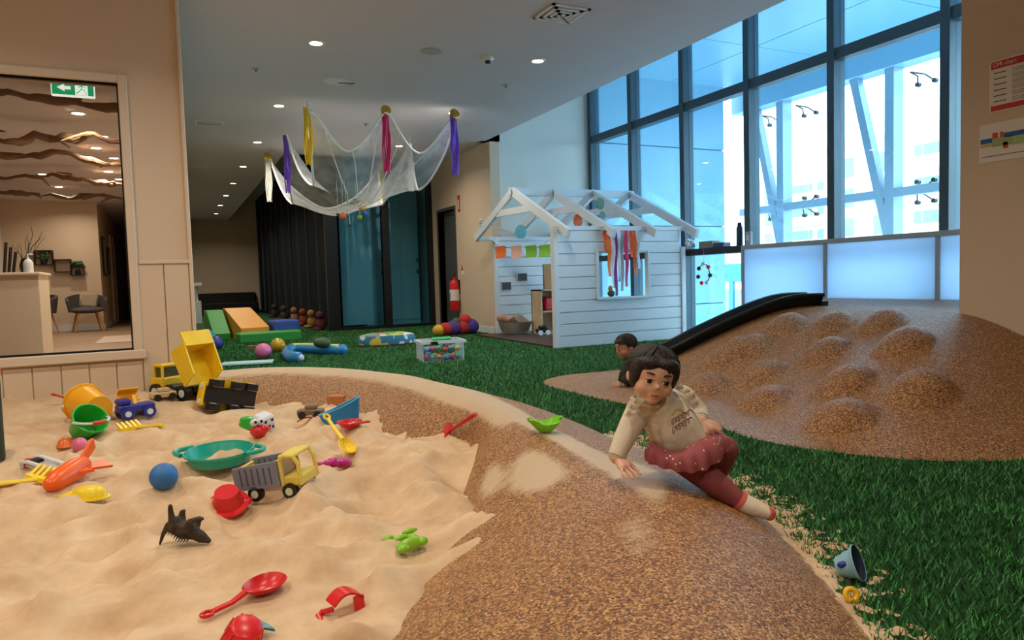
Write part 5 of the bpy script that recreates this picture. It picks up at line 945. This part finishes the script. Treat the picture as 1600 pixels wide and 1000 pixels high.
p, q, L, rz, tl = span((502, 662), (566, 652)); t = thing('boat_tub', 'blue boat-shaped open plastic tub half sunk in the sand', 'tub', (p.x, p.y, p.z-.02), (0, -.12, rz)); bm_ = plastic('1b7fc0')
def tub(u, v):
    a = 2*math.pi*u; x = L*(.5+.52*math.cos(a)); w = .06*(.55+.45*math.cos(a)*.6+.2)*math.sin(a); h = .06+.065*max(0, (x/L))**1.3; s = .8+.2*v
    return (L*.5+(x-L*.5)*s, w*s, h*v)
MB().sheet(tub, 36, 6, .005).build('hull', bm_, t, True); MB().prism([tub(k/36, 0)[:2] for k in range(36)], 0, .006).build('bottom', bm_, t); MB().tube([tub(k/36, 1) for k in range(36)], .005, 6, closed=True).build('rim', plastic('58aee0'), t, True)
p = on_sand(481, 658); tag(MB().sheet(lambda u, v: (.06*(u-.5)*2, .02*(v-.5), .0+.022*(1-(2*u-1)**2)), 10, 4, .006).build('buried_toy', plastic('b01f4f'), None, True, T(p) @ RZ(-10)), 'dark pink rim of a buried toy beside the blue tub', 'toy')
shovel((577, 668), (534, 686), 'cf2027', 'sand_shovel', 'small red scoop lying right of the yellow spade', lift=.0, W=.5, bl=.6)
p = on_sand(388, 671); tag(MB().lathe([(0, 0), (.038, 0), (.046, .03), (.04, .06), (0, .072)], 24).build('green_cup', plastic('2fae3a'), None, True, T(p)), 'green plastic dome beside the white dice toy', 'toy')
p = on_sand(415, 672); t = thing('dice_toy', 'white toy cube with dark dots and red mouth behind the red crab', 'toy', (p.x, p.y+.03, p.z), (.2, -.2, .5)); MB().b2(-.042, .042, -.042, .042, 0, .085, bev=.01).build('cube', 'white_paint', t)
for x_, z_ in ((-.02, .06), (.02, .06), (0, .03), (.022, .02)): MB().cyl((x_, -.044, z_), (x_, -.041, z_), .008, n=12).build('dot', 'black_plastic', t)
MB().ell((-.01, -.042, .015), (.02, .004, .006), 12, 6).build('mouth', rm2, t, True)
p = on_sand(405, 684); t = thing('crab_toy', 'red bumpy crab toy with white bulging eyes', 'toy', (p.x, p.y, p.z), .4)
blob('crab_body', [('ell', (0, 0, .032), (.046, .035, .033)), ('ell', (.028, -.02, .042), (.02, .02, .018)), ('ell', (-.025, -.022, .04), (.02, .02, .018)), ('ell', (.02, .02, .05), (.018, .018, .016))], rm2, t, .005, 2)
for x_ in (-.03, .002): e_ = MB().ell((x_, -.01, .08), .019, 14, 10).build('eye', 'white_paint', t, True); MB().ell((x_, -.026, .084), .008, 10, 8).build('pupil', 'black_plastic', e_, True)
# on the edging and the grass
def on_mesh(x, y, grid):
    best = None
    for q_ in grid:
        a = px(q_); e = (a[0]-x)**2+(a[1]-y)**2
        if best is None or e < best[0]: best = (e, q_)
    return Vector(best[1])
bg = [berm_pt(i*.04, j*.025) for i in range(100, 260) for j in range(0, 41)]
a_ = on_mesh(747, 662, bg)+Vector((0, 0, .045)); b_ = on_mesh(692, 702, bg)+Vector((0, 0, .04)); d0 = b_-a_; L_ = d0.length
rake(None, None, 'c81d22', 'red sand rake lying down the inner face of the rubber edging', pts=(a_, b_, L_, math.atan2(d0.y, d0.x), math.asin(d0.z/L_)), n=4, W=.46, tl_up=-.03, roll=-.75)
p = on_mesh(850, 677, bg); s = 1/pxm(p); t = thing('leaf_tray', 'lime green leaf-shaped sand dish on top of the edging', 'sand mould', (p.x, p.y, p.z+.004), (0, 0, rzv)); R_ = 25*s
def leaf(u, v): a = 2*math.pi*u; r_ = R_*(.35+.65*v)*(1+.14*math.sin(a*7)*v); return (r_*math.cos(a), r_*.72*math.sin(a), .004+.045*v**1.5+.012*math.sin(a*2+1)*v)
MB().sheet(leaf, 56, 8, .005).build('dish', plastic('7ed321'), t, True); MB().lathe([(0, 0), (R_*.38, 0), (R_*.36, .008), (0, .008)], 20, sy=.72).build('base', plastic('7ed321'), t, True); MB().tube([(0, 0, .008), (-R_*.5, 0, .02), (-R_*1.05, .0, .05)], .005, 6).build('stalk', plastic('7ed321'), t, True)
p = onz(1316, 900, .0); s = 1/pxm(p); t = thing('sun_hat', 'pale blue bucket hat with dark lining lying on the grass', 'hat', (p.x-.02, p.y, .028), (math.radians(30), math.radians(62), rzv)); mat('hat_blue', '86b4c6', .85, .1, 40); mat('hat_navy', '182340', .9, .1, 40)
t.scale = (1.0, 1.25, 1.25)
MB().shell([(0, .0), (.024, .003), (.029, .02), (.032, .036), (.043, .046), (.044, .044), (.034, .034), (.031, .02)], 30).build('crown', 'hat_blue', t, True); MB().shell([(.0, .006), (.023, .008), (.028, .02), (.031, .036), (.041, .0455)], 30).build('lining', 'hat_navy', t, True); MB().ell((-.02, -.021, .02), (.009, .007, .011), 12, 8).build('patch', plastic('2a2f8f'), t, True)
p = onz(1330, 945, .0); t = thing('toy_ring', 'yellow plastic ring standing in the spilled sand', 'toy', (p.x, p.y, .025), (math.radians(62), 0, rzv)); MB().tube([(.0135*math.cos(k*.2618), .0135*math.sin(k*.2618), 0) for k in range(24)], .0068, 12, closed=True).build('ring', plastic('f2b81c'), t, True)
p = on_sand(-1, 716); t = thing('green_post', 'dark green post with orange and white cap at the sand edge', 'post', (p.x-.02, p.y, p.z-.02)); MB().cyl((0, 0, 0), (0, 0, .42), .045, n=18).build('shaft', mat('post_green', '26301c', .5, .15, 12), t); MB().cyl((0, 0, .42), (0, 0, .445), .05, n=18).build('collar', plastic('e8602a'), t); MB().cyl((0, 0, .445), (0, 0, .47), .035, n=18).build('cap', 'white_paint', t)
# ================================================================ people
mat('skin', 'e0b096', .55, .05, 25); mat('hair_dark', '1c1210', .55, .25, 90, .5, 140); mat('knit_cream', 'd8cbb6', .9, .04, 60, .25, 220); mat('lip', 'a8544e', .5); mat('eye_white', 'e8e4e0', .2); mat('eye_dark', '1a100c', .15); mat('brow', '2e1d16', .8); mat('coral', 'd86a5c', .85, .05, 50); mat('sock_cream', 'ddd0ba', .9, .06, 60)
def mk_rose():
    m = bpy.data.materials.new('rose_cotton'); m.use_nodes = True; n = m.node_tree.nodes; l = m.node_tree.links; b = n['Principled BSDF']; b.inputs['Roughness'].default_value = .85
    tc = n.new('ShaderNodeTexCoord'); v = n.new('ShaderNodeTexVoronoi'); v.inputs['Scale'].default_value = 52; l.new(tc.outputs['Object'], v.inputs['Vector']); r = n.new('ShaderNodeValToRGB'); r.color_ramp.elements[0].position = .13; r.color_ramp.elements[0].color = lin('ead6c4'); r.color_ramp.elements[1].position = .17; r.color_ramp.elements[1].color = lin('9a5054'); l.new(v.outputs['Distance'], r.inputs[0]); l.new(r.outputs[0], b.inputs['Base Color']); MATS['rose_cotton'] = m
mk_rose(); mat('rose_plain', '93494e', .85, .06, 50)
def head_parts(root, HM, s, hair_prims, body_prims):
    """face details in head space: x right, -y out of the face, z up; s = head half height"""
    H = lambda x, y, z: HM @ Vector((x*s, y*s, z*s)); R3 = HM.to_3x3()
    for sx in (-1, 1):
        e = MB().ell(H(.30*sx, -.735, .0), (.125*s, .09*s, .080*s), 16, 10, R=R3).build('eye', 'eye_white', root, True)
        MB().ell(H(.30*sx, -.80, .0), (.088*s, .035*s, .078*s), 14, 10, R=R3).build('iris', 'eye_dark', e, True)
        MB().tube([H(.30*sx+.13*q, -.815+.05*abs(q), .075-.045*q*q) for q in (-1, -.5, 0, .5, 1)], .016*s, 6).build('eyelash', 'brow', e, True)
        MB().tube([H((.16+.1*q)*sx, -.84+.03*q, .25+.03*math.sin(q)) for q in (0, 1, 2, 3)], [.02*s, .032*s, .03*s, .012*s], 6).build('eyebrow', 'brow', root, True)
    MB().tube([H(.15*q, -.80+.07*q*q, -.48+.015*q*q) for q in (-1, -.6, -.2, .2, .6, 1)], [.015*s, .035*s, .042*s, .042*s, .035*s, .015*s], 8).build('lips', 'lip', root, True)
    sr = random.Random(5); hb_ = MB()
    for k in range(260):
        a = sr.uniform(0, 6.283); front = math.sin(a) < -.25; zt = sr.uniform(.30, .48) if front else sr.uniform(-.55, -.1); pp = []
        for q in range(7):
            f = q/6; ph = .12+f*(math.acos(max(-1, min(1, (zt-.36)/.80)))-.12); aa = a+(.5*f*(1 if math.cos(a) > -.2 else -1) if front else .12*math.sin(k))
            pp.append(H(.93*math.sin(ph)*math.cos(aa), .16+.95*math.sin(ph)*math.sin(aa), .36+.80*math.cos(ph)))
        hb_.tube(pp, [.012*s, .026*s, .03*s, .03*s, .028*s, .022*s, .008*s], 5)
    hb_.build('hair_strands', 'hair_dark', root, True, fix=False)
    blob('hair', [(p_[0], H(*p_[1]), tuple(v*s for v in p_[2]), R3 @ p_[3] if len(p_) > 3 else R3) for p_ in hair_prims], 'hair_dark', root, .006, 2)
def head_prims(HM, s):
    H = lambda x, y, z: HM @ Vector((x*s, y*s, z*s)); R3 = HM.to_3x3(); E_ = lambda c_, r_: ('ell', H(*c_), tuple(v*s for v in r_), R3)
    return [E_((0, .08, .22), (.80, .90, .78)), E_((0, -.18, -.22), (.66, .62, .62)), E_((.32, -.40, -.28), (.34, .33, .30)), E_((-.32, -.40, -.28), (.34, .33, .30)), E_((0, -.46, -.66), (.27, .26, .2)), E_((0, -.80, -.16), (.10, .13, .10)), E_((0, -.68, .04), (.07, .12, .2)), E_((.80, .08, -.05), (.10, .17, .22)), E_((-.80, .08, -.05), (.10, .17, .22)), E_((0, -.64, -.47), (.24, .15, .13))]
def hand_prims(w, d, up, s, curl=.3):
    """palm + five fingers from wrist w along d (unit), up = back of the hand"""
    d = Vector(d).normalized(); up = Vector(up); up = (up-d*up.dot(d)).normalized(); r_ = d.cross(up); w = Vector(w); P_ = []
    P_ += [('cap', w+d*.012*s, w+d*.034*s+r_*.010*s, .0125*s, .011*s), ('cap', w+d*.012*s, w+d*.034*s-r_*.010*s, .0125*s, .0115*s)]
    for k, (o_, L_) in enumerate(((-.0185, .030), (-.0062, .035), (.0062, .033), (.0185, .026))):
        b_ = w+d*.040*s+r_*(o_*s); m_ = b_+(d*math.cos(curl)-up*math.sin(curl))*(L_*.55*s)+r_*(o_*.4*s); e_ = m_+(d*math.cos(curl*2.2)-up*math.sin(curl*2.2))*(L_*.5*s)
        P_.append(('path', [w+d*.03*s+r_*(o_*.9*s), b_, m_, e_], [.0058*s, .0050*s, .0046*s, .0040*s]))
    b_ = w+d*.014*s-r_*.014*s; P_.append(('path', [b_, b_+d*.014*s-r_*.014*s-up*.003*s, b_+d*.03*s-r_*.018*s-up*.008*s], [.0085*s, .007*s, .0056*s]))
    return P_
def basis(loc, right, back, up): return Matrix(((right.x, back.x, up.x, loc.x), (right.y, back.y, up.y, loc.y), (right.z, back.z, up.z, loc.z), (0, 0, 0, 1)))
def head_matrix(c_, yaw, pitch, roll):
    R3 = Matrix((cR, cF, cU)).transposed().to_4x4(); return T(c_) @ R3 @ RZ(yaw) @ RX(pitch) @ RY(roll)
# ---- girl in the cream sweater on the edging
F0 = 2.20
g = thing('person', 'small child in cream ruffled sweater and rose skirt sitting sideways on the edging', 'person', dep(1080, 735, F0))
G0 = Matrix.Translation(g.location).inverted(); D = lambda x, y, f=0: G0 @ dep(x, y, F0+f)
hs = 44/505; HM = head_matrix(D(1019, 589, -.02), 3, 9, 9)
pel, chest, neck = D(1072, 706, .06), D(1043, 655, .05), D(1027, 622, .02)
shR, elR, wrR = D(999, 640, .03), D(977, 682, .0), D(962, 716, -.03)
shL, elL, wrL = D(1066, 622, .09), D(1091, 645, .10), D(1096, 657, .04)
hipR, knR, anR, toeR = D(1066, 715, .03), D(1118, 756, -.02), D(1160, 786, -.03), D(1199, 801, -.06)
hipL, knL, anL, toeL = D(1092, 702, .10), D(1133, 702, .12), D(1122, 742, .20), D(1135, 752, .18)
dn = (D(985, 737, -.07)-wrR).normalized()
body = head_prims(HM, hs)+[('cap', neck, D(1022, 608, .02), .030, .030), ('path', [pel, chest, neck], [.066, .068, .035]), ('path', [shR, elR, wrR], [.026, .022, .017]), ('path', [shL, elL, wrL], [.026, .022, .017]), ('path', [hipR, knR, anR], [.045, .036, .024]), ('path', [hipL, knL, anL], [.045, .038, .024]), ('cap', anR, toeR, .022, .016), ('cap', anL, toeL, .022, .016)]
body += hand_prims(wrR, dn, (0, -.3, 1), 1.15, .12) + hand_prims(wrL, (D(1106, 672, .02)-wrL), -cF, 1.15, .75)
blob('body', body, 'skin', g, .003, 3)
hp = [('ell', (0, .20, .36), (.88, .90, .76)), ('ell', (.62, -.08, .28), (.28, .50, .52)), ('ell', (-.62, -.08, .28), (.28, .50, .52)), ('ell', (0, .52, -.1), (.74, .52, .62)), ('ell', (.22, -.52, .62), (.50, .34, .22)), ('ell', (-.32, -.50, .58), (.42, .34, .26)), ('ell', (-.70, -.2, .0), (.16, .3, .42)), ('ell', (.72, -.1, .02), (.14, .26, .36))]
head_parts(g, HM, hs, hp, None)
sw = blob('sweater', [('path', [D(1070, 690, .06), D(1052, 668, .05), chest, D(1031, 634, .03)], [.082, .084, .080, .056]), ('path', [D(1018, 632, .02), shR, elR, D(964, 710, -.02)], [.045, .042, .034, .028]), ('path', [D(1050, 628, .07), shL, elL, D(1094, 652, .06)], [.045, .042, .034, .028]), ('ell', D(1050, 690, .03), (.05, .05, .035))], 'knit_cream', g, .0055, 4)
MB().tube([HM @ Vector((.5*hs*math.cos(a_*.3491), .1*hs+.5*hs*math.sin(a_*.3491), -.93*hs)) for a_ in range(18)], .008, 8, closed=True).build('collar', 'knit_cream', sw, True)
for (c0, c1, c2, nm) in ((D(1012, 618, -.045), D(996, 636, -.045), D(986, 655, -.05), 0), (D(1052, 606, .03), D(1072, 618, .02), D(1082, 640, .02), 1)):
    P_ = [c0, (c0+c1)/2, c1, (c1+c2)/2, c2]; out = (cR*(-1 if nm == 0 else 1)+cU*.55).normalized()
    MB().sheet(lambda u, v: cr(P_, u*4)+out*(.024*v)+(-cF)*(.0035*math.sin(u*26)*v+.012)+cU*(.003*math.cos(u*26)*v), 110, 5, .002).build('shoulder_ruffle', 'knit_cream', sw, True)
for (w_, a_) in ((elR.lerp(wrR, .80), wrR), (elL.lerp(wrL, .75), wrL)): MB().tube([w_, w_.lerp(a_, .7)], [.0285, .026], 16).build('cuff', 'knit_cream', sw, True)
# printed script on the chest, as raised strokes on the knit
mat('print_brown', '8a5a58', .8); mat('print_gold', 'd9c07a', .8)
def on_chest(x, y):
    o = D(x, y, -.2); d_ = (D(x, y, .2)-o).normalized(); h_ = sw.ray_cast(o, d_, distance=.5) if False else None
    return o, d_
bpy.context.view_layer.update()
def chest_hit(x, y):
    o, d_ = on_chest(x, y); ok_, loc, nrm, _ = sw.ray_cast(o, d_); return (loc+nrm*.0012) if ok_ else None
def stroke(pts_, r_, m, name):
    q_ = [chest_hit(*p_) for p_ in pts_]; q_ = [v for v in q_ if v is not None]
    if len(q_) > 2: MB().tube(q_, r_, 5).build(name, m, sw, True)
for row, (xa, ya, xb, yb_) in enumerate(((1050, 659, 1078, 643), (1051, 672, 1079, 655))):
    stroke([(xa+(xb-xa)*k/44+2.6*math.cos(k*.85), ya+(yb_-ya)*k/44+4.6*math.sin(k*.85)*(1.25 if k % 15 < 5 else .75)) for k in range(45)], .0011, 'print_brown', 'lettering')
stroke([(1050+22*k/14, 648-10*k/14-5*math.sin(k*.35)) for k in range(15)], .004, 'print_gold', 'printed_motif')
# skirt, leggings, socks
lg = blob('leggings', [('path', [hipR, knR, anR.lerp(knR, .12)], [.050, .041, .029]), ('path', [hipL, knL, anL], [.052, .044, .029]), ('ell', pel, (.075, .07, .06))], 'rose_plain', g, .0055, 3)
wst = [D(1030, 697, -.03), D(1050, 704, -.045), D(1072, 700, -.045), D(1092, 688, -.02), D(1098, 682, .04), D(1085, 676, .12), D(1055, 680, .14), D(1032, 688, .08)]
hem = [D(1014, 722, -.03), D(1044, 733, -.085), D(1080, 738, -.10), D(1112, 728, -.075), D(1143, 697, .03), D(1125, 690, .18), D(1060, 705, .22), D(1018, 712, .12)]
def skirt(u, v):
    k = u*8; i = int(k) % 8; f = k-int(k); w_ = lambda A: (lambda a, b_, c_, d_: b_+(c_-a)*(f*.5)+(a*2-b_*5+c_*4-d_)*(f*f*.5)+(b_*3-a-c_*3+d_)*(f**3*.5))(A[(i-1) % 8], A[i], A[(i+1) % 8], A[(i+2) % 8])
    p = w_(wst).lerp(w_(hem), v); c_ = (D(1072, 700, .05)-p).normalized(); return p - c_*(.020*math.sin(math.pi*v)+.006*math.sin(u*80)*v) + cU*(.016*math.sin(math.pi*min(1, v*1.1)))
MB().sheet(skirt, 112, 14, .003).build('skirt', 'rose_cotton', g, True)
sk = blob('sock', [('path', [knR.lerp(anR, .80), anR, anR.lerp(toeR, .5), toeR], [.029, .030, .028, .021])], 'sock_cream', g, .004, 3)
ax = (toeR-anR).normalized(); MB().ell(toeR+ax*.006, (.018, .018, .022), 16, 12).build('toe_cap', 'coral', sk, True)
lx = (anR-knR).normalized(); q_ = anR-lx*.012; MB().tube([q_-lx*.006, q_+lx*.008], [.0315, .0318], 18).build('coral_band', 'coral', sk, True)
blob('sock', [('cap', anL, toeL, .029, .022)], 'sock_cream', g, .005, 3)
# ---- boy crouching beyond
F1 = 5.15
bo = thing('person', 'small dark-haired child in dark green clothes crouching on the flat rubber by the mound', 'person', dep(985, 601, F1)); B0 = Matrix.Translation(bo.location).inverted(); K = lambda x, y, f=0: B0 @ dep(x, y, F1+f)
hs2 = 18.5/215; HM2 = head_matrix(K(977, 543, 0), -68, 14, 0); mat('cloth_green', '2c3a30', .9, .08, 50); mat('skin_tan', 'b98868', .55, .05, 25)
w2 = K(970, 596, -.02)
body = head_prims(HM2, hs2)+[('cap', K(984, 560, .02), K(981, 552, 0), .03, .03), ('path', [K(990, 592, .05), K(988, 575, .04), K(985, 564, .02)], [.075, .07, .04]), ('path', [K(981, 568, -.04), K(975, 583, -.06), w2], [.026, .022, .017]), ('path', [K(990, 568, .1), K(986, 584, .14), K(979, 598, .14)], [.026, .022, .017]), ('path', [K(992, 592, .0), K(980, 592, -.08), K(985, 600, .0)], [.05, .04, .03]), ('path', [K(995, 592, .1), K(983, 592, .14), K(992, 600, .2)], [.05, .04, .03])]
body += hand_prims(w2, (K(963, 601, -.04)-w2), (0, 0, 1), 1.15, .1)
blob('body', body, 'skin_tan', bo, .0055, 3)
head_parts(bo, HM2, hs2, [('ell', (0, .22, .38), (.88, .88, .74)), ('ell', (0, .55, -.05), (.72, .48, .58)), ('ell', (0, -.42, .62), (.62, .38, .24)), ('ell', (.66, .1, .25), (.2, .4, .4)), ('ell', (-.66, .1, .25), (.2, .4, .4))], None)
blob('jumper', [('path', [K(991, 590, .05), K(988, 575, .04), K(985, 566, .02)], [.088, .082, .05]), ('path', [K(982, 569, -.03), K(975, 583, -.06), K(971, 593, -.03)], [.038, .033, .026]), ('path', [K(990, 569, .1), K(986, 584, .14), K(980, 596, .14)], [.038, .033, .026])], 'cloth_green', bo, .007, 3)
blob('trousers', [('path', [K(992, 592, .0), K(981, 592, -.08), K(986, 599, .0)], [.06, .047, .035]), ('path', [K(995, 592, .1), K(984, 592, .14), K(992, 599, .2)], [.06, .047, .035])], 'cloth_green', bo, .007, 3)
